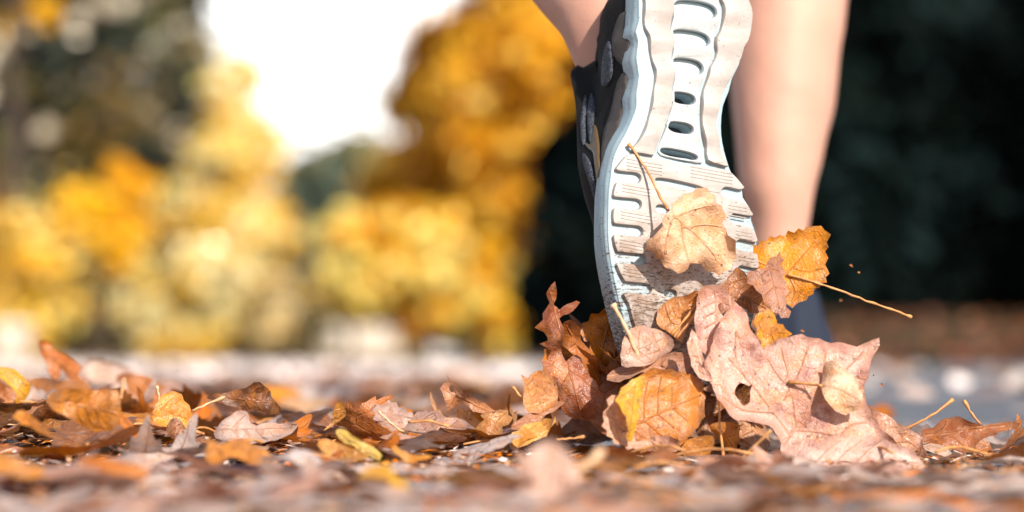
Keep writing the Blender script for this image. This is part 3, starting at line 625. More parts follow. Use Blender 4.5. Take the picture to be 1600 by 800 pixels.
traced('golden oval leaf', 'golden oval leaf standing upright and sharp, with a pale stalk to the dark leaf', [(630, 405), (640, 370), (665, 335), (700, 305), (740, 295), (775, 330), (800, 380), (804, 440), (790, 456), (740, 442), (690, 442), (640, 428)], 1.84, (.84, .34, .04), (.1, -.3), (4, 3), .004, tfm=ZA, group=G2, stalk=[[(800, 380, 0), (860, 352, 0), (935, 322, .01)], [(665, 338, 0), (660, 305, 0), (656, 276, 0)]], stalkmat=STALKPALE, rim=.003, serr=.4)
traced('dark maple leaf', 'maple leaf tinted almost black brown for shade, arched over the bed behind the golden oval', [(860, 325), (900, 300), (950, 305), (1000, 285), (1080, 265), (1110, 290), (1130, 320), (1168, 365), (1155, 392), (1100, 397), (1050, 385), (980, 372), (930, 345)], 1.88, (.10, .035, .015), (0, .5), (2, 3), .012, tfm=ZA, group=G2, name='maple_leaf')  # tint darkened to paint the shade of its turned-away face
traced('pale flat leaf', 'pale greyish pink leaf lying flat and sharp before the dark maple leaf', [(895, 455), (930, 430), (960, 400), (1010, 375), (1040, 400), (1045, 430), (1100, 430), (1180, 430), (1245, 435), (1190, 480), (1100, 515), (1000, 512), (900, 492)], 1.79, (.70, .52, .45), (0, 1.6), (1, 1), .012, tfm=ZA, group=G2)
traced('dark curled scrap', 'dark curled scrap at the foot of the golden oval leaf', [(690, 465), (715, 418), (745, 420), (765, 445), (790, 470), (850, 480), (845, 495), (780, 495), (720, 490)], 1.82, (.22, .10, .06), (.2, .3), (3, 3), .01, tfm=ZA, group=G2)
traced('amber wedge', 'amber wedge shaped leaf in front of the large bronze one', [(50, 390), (100, 370), (150, 410), (185, 430), (232, 480), (225, 497), (180, 485), (130, 442), (60, 412)], 1.60, (.76, .27, .02), (0, .8), (0, 1), .006, tfm=ZA, group=G2)
traced('blurred russet leaf', 'blurred russet orange leaf low in the left foreground', [(330, 585), (400, 560), (500, 590), (604, 625), (590, 657), (480, 648), (380, 615)], 1.38, (.72, .22, .02), (0, 1), (0, 2), .008, tfm=ZA, group=G2)
traced('corner orange leaf', 'blurred orange leaf at the bottom left corner', [(-30, 545), (60, 568), (160, 615), (175, 650), (90, 652), (0, 615), (-30, 600)], 1.36, (.85, .36, .06), (0, 1), (0, 2), .008, tfm=ZA, group=G2)
traced('soft apricot leaf', 'soft apricot leaf with brown back below the pale flat leaf', [(860, 495), (930, 505), (1020, 503), (1110, 540), (1128, 590), (1050, 592), (960, 578), (880, 600)], 1.56, (.74, .29, .04), (0, .5), (2, 2), .008, tfm=ZA, group=G2)
traced('upright orange flake', 'little orange leaf standing on its point in the sharp band', [(375, 305), (400, 340), (405, 380), (360, 412), (310, 437), (303, 430), (345, 390), (345, 340)], 1.85, (.72, .33, .07), (.3, 0), (4, 0), .004, tfm=ZB, group=G2)
traced('mauve toothed leaf', 'mauve grey toothed leaf lying beside the little upright orange one', [(515, 330), (570, 310), (610, 305), (640, 330), (712, 370), (700, 400), (640, 432), (580, 432), (545, 402), (525, 362)], 1.84, (.60, .44, .39), (0, .9), (1, 1), .008, tfm=ZB, group=G2, serr=1.2, stalk=[(545, 350, -.02), (600, 400, -.025), (675, 455, -.03)], stalkmat=STALKPALE)
traced('flat walnut leaf', 'flat walnut brown leaf ringed by thin orange stems, before the holed curl', [(690, 380), (760, 342), (850, 370), (930, 390), (985, 430), (960, 457), (840, 434), (790, 462), (720, 452), (668, 432)], 1.81, (.50, .33, .28), (0, 1.5), (1, 1), .008, tfm=ZB, group=G2, stalk=[[(680, 400, -.01), (780, 395, -.015), (860, 420, -.015)], [(840, 430, -.01), (900, 445, -.015), (970, 455, -.015)]])
traced('holed brown curl', 'brown leaf with a hole, curling up like a hook behind the pile', [(850, 183), (872, 215), (900, 240), (960, 280), (1000, 310), (1090, 350), (1040, 360), (990, 352), (970, 350), (950, 328), (920, 312), (885, 322), (862, 362), (847, 355), (850, 310), (835, 270), (818, 245), (840, 228), (865, 222)], 1.87, (.50, .24, .14), (.2, .2), (2, 2), .006, holes=[[(862, 240), (874, 232), (884, 250), (878, 266), (866, 260)]], tfm=ZB, group=G2, smooth=1, rim=.004)
traced('bent tawny leaf', 'bent tawny leaf with dark pit at the near side of the pile', [(1000, 352), (1060, 355), (1110, 340), (1135, 360), (1152, 392), (1100, 420), (1092, 470), (1050, 500), (1000, 512), (972, 470), (980, 420), (1010, 390)], 1.80, (.50, .24, .08), (.2, .4), (3, 3), .01, tfm=ZB, group=G2, serr=.8)
traced('gold wing leaf', 'gold brown leaf shaped like a wing at the foot of the ragged russet leaf', [(1140, 472), (1180, 425), (1240, 400), (1342, 375), (1320, 432), (1260, 477), (1170, 512), (1138, 492)], 1.775, (.84, .44, .09), (0, .6), (2, 2), .008, tfm=ZB, group=G2)
traced('lemon strip', 'lemon yellow leaf strip in the middle foreground before the mauve toothed leaf', [(362, 430), (400, 440), (470, 480), (562, 545), (520, 562), (440, 502), (368, 467)], 1.68, (.93, .68, .16), (0, .8), (0, 1), .004, tfm=ZB, group=G2)
traced('caramel leaf', 'caramel leaf tucked under the lemon yellow strip', [(280, 480), (370, 500), (480, 530), (502, 562), (380, 562), (300, 532)], 1.66, (.70, .34, .08), (0, .8), (0, 1), .006, tfm=ZB, group=G2)
traced('blurred yellow leaf', 'blurred golden yellow leaf in the middle of the foreground', [(388, 665), (480, 620), (580, 595), (640, 640), (682, 692), (600, 722), (480, 727), (380, 712)], 1.36, (.92, .50, .02), (0, .5), (2, 2), .008, tfm=ZB, group=G2)
traced('copper scrap', 'copper orange scrap behind the blurred golden yellow leaf', [(620, 500), (690, 540), (784, 545), (742, 577), (670, 572), (612, 532)], 1.64, (.80, .33, .04), (0, .8), (2, 2), .006, tfm=ZB, group=G2)
st_r[0] = .0023
traced('blurred pale leaf', 'very blurred pale pink upright leaf right before the pile, thick pale stalk', [(1180, 600), (1235, 500), (1320, 470), (1400, 530), (1429, 590), (1450, 680), (1440, 800), (1300, 840), (1160, 820), (1165, 700)], 1.32, (.84, .60, .50), (.1, .1), (1, 1), .01, tfm=ZB, group=G2, stalk=[(1425, 625, 0), (1480, 585, .01), (1545, 530, .02)], stalkmat=STALKPALE)
st_r[0] = .0011
traced('brown winged maple', 'chestnut maple leaf with grey back lying alone on the asphalt', [(635, 465), (690, 452), (715, 420), (740, 405), (840, 415), (905, 445), (960, 425), (1000, 418), (1048, 430), (1035, 455), (960, 468), (880, 505), (857, 557), (800, 548), (770, 532), (700, 517), (650, 512)], 1.82, (.38, .13, .05), (0, .8), (2, 2), .014, [[(640, 480), (760, 470), (860, 450), (980, 440)], [(700, 475), (740, 440), (745, 410)], [(760, 470), (800, 510), (850, 550)]], stalk=[[(565, 460, 0), (640, 420, -.004), (700, 385, -.004), (770, 330, 0)], [(885, 432, .03), (850, 390, .03), (815, 335, .03)]], tfm=ZC, group=G2, name='maple_leaf', smooth=1)
traced('white edged scrap', 'mottled scrap with white edge at the tail of the big pink maple', [(630, 515), (680, 510), (740, 530), (765, 555), (740, 572), (690, 560), (650, 545)], 1.80, (.74, .60, .50), (0, 1), (1, 1), .006, tfm=ZC, group=G2)
traced('mauve scrap', 'mauve brown scrap under the orange stem beside the chestnut maple', [(550, 500), (590, 470), (650, 480), (650, 520), (670, 570), (600, 585), (560, 560)], 1.80, (.52, .33, .26), (.1, .6), (2, 2), .01, tfm=ZC, group=G2)

traced('brown bracing leaf', 'brown leaf on the raised bed under the rust orange curled one', [(60, 262), (180, 238), (260, 250), (340, 262), (400, 310), (330, 345), (180, 350), (80, 320)], 2.13, (.34, .14, .05), (0, .7), (1, 1), .012, tfm=ZA, group=G2)
traced('cream back leaf', 'blurred cream leaf behind the large bronze one', [(350, 185), (420, 168), (520, 200), (600, 240), (570, 290), (440, 282), (370, 250)], 2.55, (.78, .58, .48), (0, .6), (1, 1), .012, tfm=ZA, group=G2)
traced('rusty tongue leaf', 'rusty tongue shaped leaf low behind the golden oval leaf', [(480, 240), (560, 225), (640, 250), (690, 285), (640, 310), (540, 300)], 2.25, (.50, .19, .06), (0, .6), (1, 1), .010, tfm=ZA, group=G2)
# ---- the bed of leaves
PK = [('poplar', .062, .056), ('poplar', .075, .062), ('torn', .07, .058), ('poplar', .050, .046), ('maple', .095, .08), ('poplar', .068, .05), ('maple', .075, .07), ('torn', .055, .05), ('poplar', .058, .055), ('poplar', .08, .064)]
protos = []
for i, (kd, L, W) in enumerate(PK*2):
    rr = random.Random(100+i)
    p = dict(fold=rr.uniform(-.25, .35), kx=rr.uniform(-14, 16), ky=rr.uniform(-8, 12), ruf=rr.uniform(.003, .008), y0=L*.4)
    me = proto(kd, L, W, p, 100+i); me.materials.append(LEAF); protos.append((kd, L, me, stalk_mesh(L*rr.uniform(.4, .8), rr)))
curly = []
for i, (kd, L, W) in enumerate(PK):
    rr = random.Random(500+i)
    p = dict(fold=rr.uniform(-.3, .5), kx=rr.choice((-1, 1))*rr.uniform(14, 34), ky=rr.uniform(-20, 26), ruf=rr.uniform(.006, .013), y0=L*.4, cr=.0014)
    me = proto(kd, L, W, p, 500+i); me.materials.append(LEAF); curly.append((kd, L, me, stalk_mesh(L*rr.uniform(.4, .8), rr)))
for _, _, _, sm in protos+curly: sm.materials.append(STALK)

def bed_h(x, y):
    px = 800+x/y*FPX
    edge = 1000 if y < 1.75 else 880
    t = 1/(1+math.exp((px-edge)/60))
    h = .0005+.010*t*max(.05, min(1, (y-1.60)/.22))
    if y > 3.2: h *= max(.35, 1-(y-3.2)*.09)
    h += .019/(1+math.exp((px-210)/35))*math.exp(-((y-2.15)/.3)**2)*(1 if y > 1.7 else max(0, (y-1.55)/.15))
    return h+.0015*noise.noise(Vector((x*9, y*9, 2)))
def density(x, y):
    px = 800+x/y*FPX
    if y < 1.62: return 1. if px < 1250 else .75
    if y < 2.05: return 1. if px < 860 else (.55 if px < 1420 else .5)
    lim = 860 if y < 5 else 860-(y-5)*50
    if px < lim: return 1. if y < 7 else .7
    return .05 if y < 9 else .03
pal = ['pink', 'pale', 'grey', 'tan', 'pale', 'brown', 'rust', 'orange', 'orange', 'amber', 'dark', 'peach', 'pink', 'grey', 'brown', 'rust', 'tan', 'brown']
T['pale_glare'] = (.93, .80, .74)  # near white, for painted road glare far off and pale leaves close by
FARP = ['pale_glare', 'pale', 'peach', 'pink', 'tan', 'pale_glare', 'pale', 'rust', 'orange', 'brown', 'pink']
NEARP = ['pale', 'pink', 'grey', 'peach', 'pale', 'pink', 'pale_glare', 'orange', 'amber', 'pale', 'pink', 'rust', 'pale_glare']
T['pale_glare'] = (.93, .80, .74)
def rows(y0, y1, dens):
    y = y0
    area_n = 0
    while y < y1:
        dy = .05*max(1, y/2); xw = (.30 if y < 7 else .24)*y
        n = dens*(2*xw+.1)*dy; n = int(n)+(random.random() < n-int(n))
        for _ in range(n):
            x = random.uniform(-xw-.05, xw+.05); yy = y+random.uniform(0, dy)
            if random.random() < density(x, yy): yield x, yy
        y += dy
TOP = []
for x, y in rows(.80, 13, 420):
    if y > 4 and random.random() < .5: continue
    TOP.append((x, y))
# the largest in the picture become things of their own
def shows(x, y):
    px = 800+x/y*FPX; py = HOR+(CAM_H-bed_h(x, y))/y*FPX
    return -30 < px < 1630 and py < 815 and y > .86
inview = sorted([t for t in TOP if shows(*t)], key=lambda t: t[1])
SINGLE = inview[:225]; keys = set(SINGLE); REST = [t for t in TOP if t not in keys]
group_bed = 'loose leaves of the leaf bed'
seen_labels = set()
def color_pick(y, px):
    c = random.choice(pal)
    if px > 1100 and c in ('yellow',): c = 'tan'
    return c
def label_for(pos, col, kd, L, tiltdeg):
    size = 'small' if L < .056 else ('large' if L > .076 else 'mid sized')
    st = 'flat' if tiltdeg < 12 else ('tilted' if tiltdeg < 28 else 'upturned')
    if kd == 'torn': st = 'torn'
    ds = sorted(LAND, key=lambda q: (q[1].xy-pos.xy).length)
    kind = 'maple leaf' if kd == 'maple' else 'leaf'
    for i in range(6):
        n, q = ds[i]; d = pos-q
        rel = ('right beside' if abs(d.x) > abs(d.y) else ('just behind' if d.y > 0 else 'just before')) if d.length < .09 else ('beyond' if d.y > .05 else ('in front of' if d.y < -.05 else 'level with'))
        s = f'{size} {TW[col]} {st} {kind} {rel} the {n}'
        if s not in seen_labels and len(s.split()) <= 16: seen_labels.add(s); return s
    for i in range(5):
        for j in range(i+1, 6):
            s = f'{TW[col]} {st} {kind} between the {ds[i][0]} and the {ds[j][0]}'
            if s not in seen_labels and len(s.split()) <= 16: seen_labels.add(s); return s
    return f'{size} {TW[col]} {st} {kind} in the bed'
def place(i, x, y):
    kd, L, me, sm = random.choice(curly if random.random() < (.65 if y > 1.84 else (.0 if y < 1.62 else .1)) else protos); px = 800+x/y*FPX
    c = color_pick(y, px) if y > 1.6 else random.choice(NEARP); big = random.random()
    tl = abs(random.gauss(0, 9))+(random.uniform(10, 50) if big < .25 and 1.88 < y else 0)
    if y < 1.62: tl *= .5
    az = random.uniform(0, 360); fl = 180 if random.random() < .4 else 0
    M = Matrix.Translation((x, y, bed_h(x, y)+random.uniform(.0, .004)+math.sin(R(tl))*.006)) @ Matrix.Rotation(R(random.uniform(0, 360)), 4, 'Z') @ Matrix.Rotation(R(tl), 4, 'X') @ Matrix.Rotation(R(fl), 4, 'Y') @ Matrix.Rotation(R(az), 4, 'Z') @ Matrix.Scale(random.uniform(.75, 1.1), 4) @ Matrix.Translation((0, -L*.5, 0))
    return kd, L, me, sm, c, tl, M
for i, (x, y) in enumerate(SINGLE):
    kd, L, me, sm, c, tl, M = place(i, x, y)
    root = empty('maple_leaf' if kd == 'maple' else 'fallen_leaf', (0, 0, 0), None, 'leaf', group_bed); root.matrix_world = M
    root['label'] = label_for(M.translation, c, kd, L, tl)
    b = link('blade', me, None, root); t = np.array(T[c])*random.uniform(.85, 1.1); b.color = (*np.clip(t, 0, .95), 1)
    if random.random() < .3 and tl < 12: link('stalk', sm, None, root)
# the rest of the bed, uncountable, as one mesh
lo = []
for i in range(12):
    rr = random.Random(300+i); kd, L, W = PK[i % 10]
    p = dict(fold=rr.uniform(-.15, .2), kx=rr.uniform(-13, 13), ky=rr.uniform(-8, 10), ruf=rr.uniform(.003, .007), y0=L*.4)
    me = proto(kd, L, W, p, 300+i, .012, False)
    n = len(me.vertices); co = np.empty(n*3, np.float32); me.vertices.foreach_get('co', co)
    tri = np.array([tuple(q.vertices) for q in me.polygons]); ri = np.empty(n, np.float32); me.attributes['rim'].data.foreach_get('value', ri)
    lo.append((L, co.reshape(-1, 3), tri, ri)); bpy.data.meshes.remove(me)
VV = []; FF = []; CC = []; RI = []; off = 0
def add_lo(x, y, z, tl, c, sc=1.):
    global off
    L, co, tri, ri = random.choice(lo)
    M = Matrix.Translation((x, y, z)) @ Matrix.Rotation(R(random.uniform(0, 360)), 4, 'Z') @ Matrix.Rotation(R(tl), 4, 'X') @ Matrix.Rotation(R(random.uniform(0, 360)), 4, 'Z') @ Matrix.Scale(sc*random.uniform(.75, 1.1), 4) @ Matrix.Translation((0, -L*.5, 0))
    A = np.array(M); VV.append(co@A[:3, :3].T+A[:3, 3]); FF.append(tri+off); off += len(co)
    CC.append(np.tile(np.clip(np.array(T[c])*random.uniform(.8, 1.1), 0, .95), (len(co), 1))); RI.append(ri)
NB = []
for x, y in REST:
    if y > 6.5 and random.random() < .7: NB.append((x, y)); continue
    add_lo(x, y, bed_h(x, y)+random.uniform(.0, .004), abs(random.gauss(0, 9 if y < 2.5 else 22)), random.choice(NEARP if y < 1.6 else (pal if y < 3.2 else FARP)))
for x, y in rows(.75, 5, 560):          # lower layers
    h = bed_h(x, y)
    if h > .004 or (y < 1.5 and random.random() < .6): add_lo(x, y, random.uniform(.001, max(.002, h*.8)), abs(random.gauss(0, 9 if y > 1.5 else 4)), random.choice(['brown', 'dark', 'tan', 'rust', 'grey', 'pink', 'brown'] if y > 1.5 else ['pale', 'pale_glare', 'grey', 'pink', 'peach', 'pale']))
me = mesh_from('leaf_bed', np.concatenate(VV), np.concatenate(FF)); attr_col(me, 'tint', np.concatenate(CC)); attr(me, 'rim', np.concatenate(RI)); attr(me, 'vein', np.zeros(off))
tag(link('leaf_bed', me, LEAF), 'bed of countless brown, pink and orange fallen leaves covering the road', 'leaf bed', kind='stuff')

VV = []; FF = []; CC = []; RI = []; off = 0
for x, y in NB: add_lo(x, y, bed_h(x, y)+.003, random.uniform(5, 50), 'pale_glare')
# leaves coloured near white to stand in for glare farther down the road
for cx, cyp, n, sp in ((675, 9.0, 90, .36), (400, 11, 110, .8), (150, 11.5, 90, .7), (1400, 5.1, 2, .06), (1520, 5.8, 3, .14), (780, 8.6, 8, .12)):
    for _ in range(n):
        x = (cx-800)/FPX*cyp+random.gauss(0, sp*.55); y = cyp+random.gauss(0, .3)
        add_lo(x, y, .012, random.uniform(25, 70), 'pale_glare', .9)
me = mesh_from('glare_leaf_litter', np.concatenate(VV), np.concatenate(FF)); attr_col(me, 'tint', np.concatenate(CC))
tag(link('glare_leaf_litter', me, FOL), 'leaf litter far down the road, coloured near white to paint the bright glare strip', 'leaf litter', kind='stuff')
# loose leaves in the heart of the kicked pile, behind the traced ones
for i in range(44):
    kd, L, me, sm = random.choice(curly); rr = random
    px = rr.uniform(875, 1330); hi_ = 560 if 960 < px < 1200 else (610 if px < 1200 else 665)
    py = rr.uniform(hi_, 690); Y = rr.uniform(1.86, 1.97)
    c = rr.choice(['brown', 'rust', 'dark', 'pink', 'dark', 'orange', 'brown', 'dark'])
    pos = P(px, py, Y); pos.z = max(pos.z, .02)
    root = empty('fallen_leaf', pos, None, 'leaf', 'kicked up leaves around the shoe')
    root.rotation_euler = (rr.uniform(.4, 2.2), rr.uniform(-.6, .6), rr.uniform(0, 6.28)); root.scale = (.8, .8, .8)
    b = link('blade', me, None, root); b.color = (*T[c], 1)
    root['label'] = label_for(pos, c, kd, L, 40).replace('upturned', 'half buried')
# crumbs, needles and grit, uncountable
n = 7500; VVc = []; FFc = []; CCc = []
for i in range(n):
    y = random.uniform(1.15, 2.7) if i % 3 else random.uniform(1.6, 1.95); x = random.uniform(-.2, .2)*y
    z = bed_h(x, y)*random.uniform(.3, 1)+.003; a = random.uniform(0, 6.28)
    if i % 4 == 0: l_, w_ = random.uniform(.006, .028), .0007
    elif i % 6 == 1: l_, w_ = random.uniform(.006, .011), random.uniform(.003, .006)
    else: l_, w_ = random.uniform(.0015, .007), random.uniform(.001, .004)
    d1 = Vector((math.cos(a), math.sin(a), random.uniform(-.25, .35)))*l_; d2 = Vector((-math.sin(a), math.cos(a), random.uniform(-.5, .5)))*w_; o_ = Vector((x, y, z)); k = len(VVc)
    VVc += [o_-d1*.5, o_+d2*.5+Vector((0, 0, .0006)), o_+d1*.5, o_-d2*.5]; FFc.append((k, k+1, k+2, k+3)); CCc += [np.array(T[random.choice(['brown', 'dark', 'rust', 'tan', 'pale', 'orange'])])*random.uniform(.7, 1.2)]*4
me = mesh_from('leaf_crumbs', VVc, FFc, False); attr_col(me, 'tint', np.array(CCc))
tag(link('leaf_crumbs', me, FOLDARK), 'leaf crumbs, needles and grit strewn between the leaves', 'leaf crumbs', kind='stuff')
# bits thrown up by the shoe
for i in range(9):
    px, py = [(1330, 412), (1340, 425), (1310, 470), (1365, 590), (1380, 600), (1150, 458), (1235, 487), (1255, 515), (655, 545), (905, 440), (820, 540), (860, 600), (1300, 500), (1375, 612), (890, 470), (835, 560)][i]
    rr = random; Y = rr.uniform(1.78, 1.9); q = P(px+rr.uniform(-4, 4), py+rr.uniform(-4, 4), Y); sz = rr.uniform(.0006, .0018)
    out = [(math.cos(k*1.05)*sz*rr.uniform(.4, 1.3), math.sin(k*1.05)*sz*rr.uniform(.3, 1.1)) for k in range(6)]
    me = mesh_from('leaf_fragment', [Vector((a, rr.uniform(-.3, .3)*sz, b)) for a, b in out]+[Vector((a*.9, sz*.25+rr.uniform(-.2, .2)*sz, b*.9)) for a, b in out], [tuple(range(6)), tuple(range(11, 5, -1))]+[(k, (k+1) % 6, (k+1) % 6+6, k+6) for k in range(6)])
    attr_col(me, 'tint', np.tile(T[rr.choice(['brown', 'dark'])], (12, 1)))
    ds = sorted(LAND, key=lambda t: (t[1]-q).length)
    for k in range(8):
        sx = f'tiny brown leaf fragment flying next to the {ds[k][0]}'
        if sx not in seen_labels: break
    seen_labels.add(sx); tag(link('leaf_fragment', me, FOLDARK, None, q), sx, 'leaf fragment', 'leaf fragments thrown up by the shoe')
# loose thin leaf stalks on the ground
for i in range(20):
    x = random.uniform(-.35, .36); y = random.uniform(1.6, 2.1); z = bed_h(x, y)+.008; a = random.uniform(0, 3.14); Ls = random.uniform(.03, .07)
    V, F = tube([(math.cos(a)*Ls*(k/5-.5), math.sin(a)*Ls*(k/5-.5), .003*math.sin(k)) for k in range(6)], [.0009]*5+[.0016], 6)
    o = link('fallen_stalk', mesh_from('fallen_stalk', V, F), STALK, None, (x, y, z))
    ds = sorted(LAND, key=lambda q: (q[1].xy-o.location.xy).length)
    for k in range(20):
        s = f'thin bare orange leaf stalk lying by the {ds[k][0]}'
        if s not in seen_labels: break
    seen_labels.add(s); tag(o, s, 'twig', 'bare leaf stalks among the leaves')

#@@RUNNER
# ------------------------------------------------------------------ running shoe
YAW = R(25); PIT = R(8)
P0 = P(1068, 300, 1.85)
Wd = Vector((-math.sin(YAW), math.cos(YAW), 0)); Ud = Vector((math.cos(YAW), math.sin(YAW), 0)); Vd = Vector((0, 0, 1))
Rt = Matrix.Rotation(-PIT, 3, Ud); Wd = Rt @ Wd; Vd = Rt @ Vd       # heel leans slightly away
def sole_uv(px, py):
    d = Vector(((px-800)/FPX, 1, (HOR-py)/FPX)); o = Vector((0, 0, CAM_H))
    t = (P0-o).dot(Wd)/d.dot(Wd); q = o+d*t-P0
    return (q.dot(Ud), q.dot(Vd))
def spring(v):     # toe curls gently away from the sole plane
    t = max(0, -.055-v); return 2.6*t*t
VB = sole_uv(1068, 600)[1]
def sl(u, v, w): return Vector((u, v, w+spring(v)))     # local shoe coords
shoeM = Matrix((( Ud.x, Vd.x, Wd.x, P0.x), (Ud.y, Vd.y, Wd.y, P0.y), (Ud.z, Vd.z, Wd.z, P0.z), (0, 0, 0, 1)))

def slab(poly, holes, w_face, w_back, inset=.0012, hole_floor=None, wave=None):
    """rubber slab: outline and holes in (u,v); face at w_face (towards the viewer of the sole)"""
    def off(pl, d):
        n = len(pl); o = []
        ar = sum(pl[i][0]*pl[(i+1) % n][1]-pl[(i+1) % n][0]*pl[i][1] for i in range(n)); s = 1 if ar > 0 else -1
        for i in range(n):
            a = Vector(pl[i-1]); b = Vector(pl[i]); c = Vector(pl[(i+1) % n])
            t = ((b-a).normalized()+(c-b).normalized()); t = t.normalized() if t.length > 1e-6 else (c-a).normalized()
            o.append((b.x-t.y*s*d, b.y+t.x*s*d))
        return o
    loops = [poly]+list(holes); V = []; F = []; faceloops = []; idxs = []
    for li, pl in enumerate(loops):
        d = inset if li == 0 else -inset
        top = off(pl, d); n = len(pl)
        o = len(V)
        V += [(x, y, w_back) for x, y in pl]; V += [(x, y, w_face+inset) for x, y in pl]
        mid = off(pl, d*.3); V += [(x, y, w_face+inset*.3) for x, y in mid]; V += [(x, y, w_face) for x, y in top]
        for r in range(3):
            for i in range(n): F.append((o+r*n+i, o+r*n+(i+1) % n, o+(r+1)*n+(i+1) % n, o+(r+1)*n+i))
        faceloops.append([Vector((x, y, 0)) for x, y in top]); idxs += [o+3*n+i for i in range(n)]
    for t in tessellate_polygon(faceloops): F.append(tuple(idxs[i] for i in t))
    bm = bmesh.new(); vs_ = [bm.verts.new(v) for v in V]
    for f in F:
        try: bm.faces.new([vs_[i] for i in f])
        except ValueError: pass
    for k in [q*.5 for q in range(-28, 32)]:
        geom = bm.verts[:]+bm.edges[:]+bm.faces[:]
        bmesh.ops.bisect_plane(bm, geom=geom, dist=1e-6, plane_co=(0, k*.01, 0), plane_no=(0, 1, 0))
    bmesh.ops.recalc_face_normals(bm, faces=bm.faces[:])
    for v in bm.verts:
        ww = v.co.z+(wave(v.co.x, v.co.y) if wave else 0); v.co = sl(v.co.x, v.co.y, ww)
    me = bpy.data.meshes.new('slab'); bm.to_mesh(me); bm.free()
    me.polygons.foreach_set('use_smooth', [True]*len(me.polygons)); me.set_sharp_from_angle(angle=R(38))
    return me
UV = lambda l: [sole_uv(*q) for q in l]

def sole_mat(name, col, col2, dirt=.5):
    m = NT(name); v = m.coord()
    c = m.mix(m.ramp(m.noise(v, 30, 4, .6), .35, .7), col, col2)
    # a dusting of soil, heavier toward the forefoot where it has been pressed in the ground
    sep = m.n('ShaderNodeSeparateXYZ'); m.l(v, sep.inputs[0])
    fore = m.ramp(sep.outputs['Y'], .0, -.10, .0, 1.)
    mp = m.n('ShaderNodeMapping'); mp.inputs['Scale'].default_value = (1, 3.2, 1); m.l(v, mp.inputs['Vector'])
    sp = m.noise(mp.outputs[0], 260, 4, .7); th = m.math('SUBTRACT', sp, m.math('MULTIPLY', fore, .11))
    spot = m.ramp(th, .56, .50, 0, 1)
    specks = m.ramp(m.noise(v, 360, 3, .65), .67, .71, 0, .9)
    thn = m.ramp(m.math('ADD', m.noise(mp.outputs[0], 230, 5, .75), m.math('MULTIPLY', m.math('MULTIPLY', fore, m.noise(v, 45, 3, .6)), .33)), .64, .68, 0, .92)
    c = m.mix(m.math('MULTIPLY', m.ramp(m.noise(v, 60, 5, .7), .38, .62, 0, dirt), m.math('ADD', m.math('MULTIPLY', fore, 1.3), .22)), c, (.20, .125, .085))
    c = m.mix(thn, c, (.055, .03, .02)); c = m.mix(specks, c, (.10, .06, .045))
    m.l(c, m.b.inputs['Base Color']); m.b.inputs['Roughness'].default_value = .55
    m.bump(m.math('ADD', m.noise(v, 500, 3, .6), m.math('MULTIPLY', thn, .6)), .35, .0006)
    return m.m
RUB = sole_mat('outsole_rubber', (.355, .325, .305), (.32, .29, .265), .95)
def grooved():
    m = sole_mat('ribbed_rubber', (.78, .62, .53), (.70, .54, .45), .8); return m
EVA = sole_mat('midsole_foam', (.27, .37, .42), (.30, .38, .41), .4)
BRG = sole_mat('bridge_foam', (.34, .37, .38), (.36, .36, .35), .4)
DARKIN = simple('shoe_inside', (.03, .035, .045), .7, 60, .2)
LIGHTIN = simple('cushion_cell', (.40, .50, .54), .35, 60, .25, (.50, .44, .34))
UPPER = simple('upper_fabric', (.010, .009, .0085), .85, 50, .4, (.005, .0045, .0045), .6, 700, .0008, .2)
TAUPE = simple('taupe_overlay', (.07, .058, .053), .7, 60, .3, (.045, .038, .035), .3, 500, .0005, .25)
GOLD = simple('gold_brown_overlay', (.09, .052, .018), .45, 90, .4, (.10, .07, .035), .3, 500, .0005)
def mesh_fabric():
    m = NT('mesh_fabric'); v = m.coord()
    vo = m.n('ShaderNodeTexVoronoi', feature='DISTANCE_TO_EDGE'); vo.inputs['Scale'].default_value = 420; m.l(v, vo.inputs['Vector'])
    f = m.ramp(vo.outputs['Distance'], .06, .2)
    m.l(m.mix(f, (.055, .065, .085), (.014, .016, .022)), m.b.inputs['Base Color']); m.b.inputs['Roughness'].default_value = .8
    m.bump(f, .5, .001); return m.m
MESHF = mesh_fabric()
LACE = simple('shoe_lining', (.04, .04, .045), .9)

OUT_L = [(998, 0), (998, 32), (993, 49), (997, 65), (994, 90), (998, 118), (994, 146), (994, 166), (989, 182), (982, 198), (975, 212), (965, 230), (957, 252), (954, 275), (951, 300), (950, 330), (950, 372), (954, 408), (962, 448), (973, 488), (984, 518), (995, 550), (1014, 577), (1040, 595), (1075, 603), (1108, 599), (1138, 582), (1160, 552), (1176, 512), (1185, 462), (1188, 425), (1184, 400),
         (1183, 378), (1181, 362), (1175, 345), (1173, 325), (1162, 308), (1160, 292), (1145, 272), (1137, 250), (1130, 222), (1128, 196), (1131, 166), (1140, 143), (1145, 123), (1156, 101), (1160, 84), (1171, 55), (1173, 19), (1169, -8), (1155, -32), (1128, -50), (1085, -58), (1040, -52), (1012, -38), (1000, -18)]
def stad(cx, cy, w_, h_, slope=.14, n=14):
    o = []
    for i in range(n*2):
        a = 2*math.pi*i/(2*n); x = math.copysign(abs(math.cos(a))**.75, math.cos(a))*w_/2; y = math.copysign(abs(math.sin(a))**.8, math.sin(a))*h_/2
        o.append((cx+x, cy+y+x*slope))
    return o
WIN = [stad(1086, 15, 66, 27), stad(1078, 60, 60, 25), stad(1073, 104, 50, 25), stad(1066, 154, 38, 19), stad(1062, 200, 40, 18), stad(1060, 241, 58, 13, .2)]

person = empty('person', (.12, 2.45, 0), 'runner seen from behind, bare calves, one taupe running shoe kicking up leaves', 'person')
bpy.context.view_layer.update()
IM = person.matrix_world.inverted()
def put(name, me, mat, parent, local=True, mtx=None):
    o = link(name, me, mat, None); o.parent = parent
    return o
shoe = None
def sidewalls(face_uv, w_pairs, name):
    pass
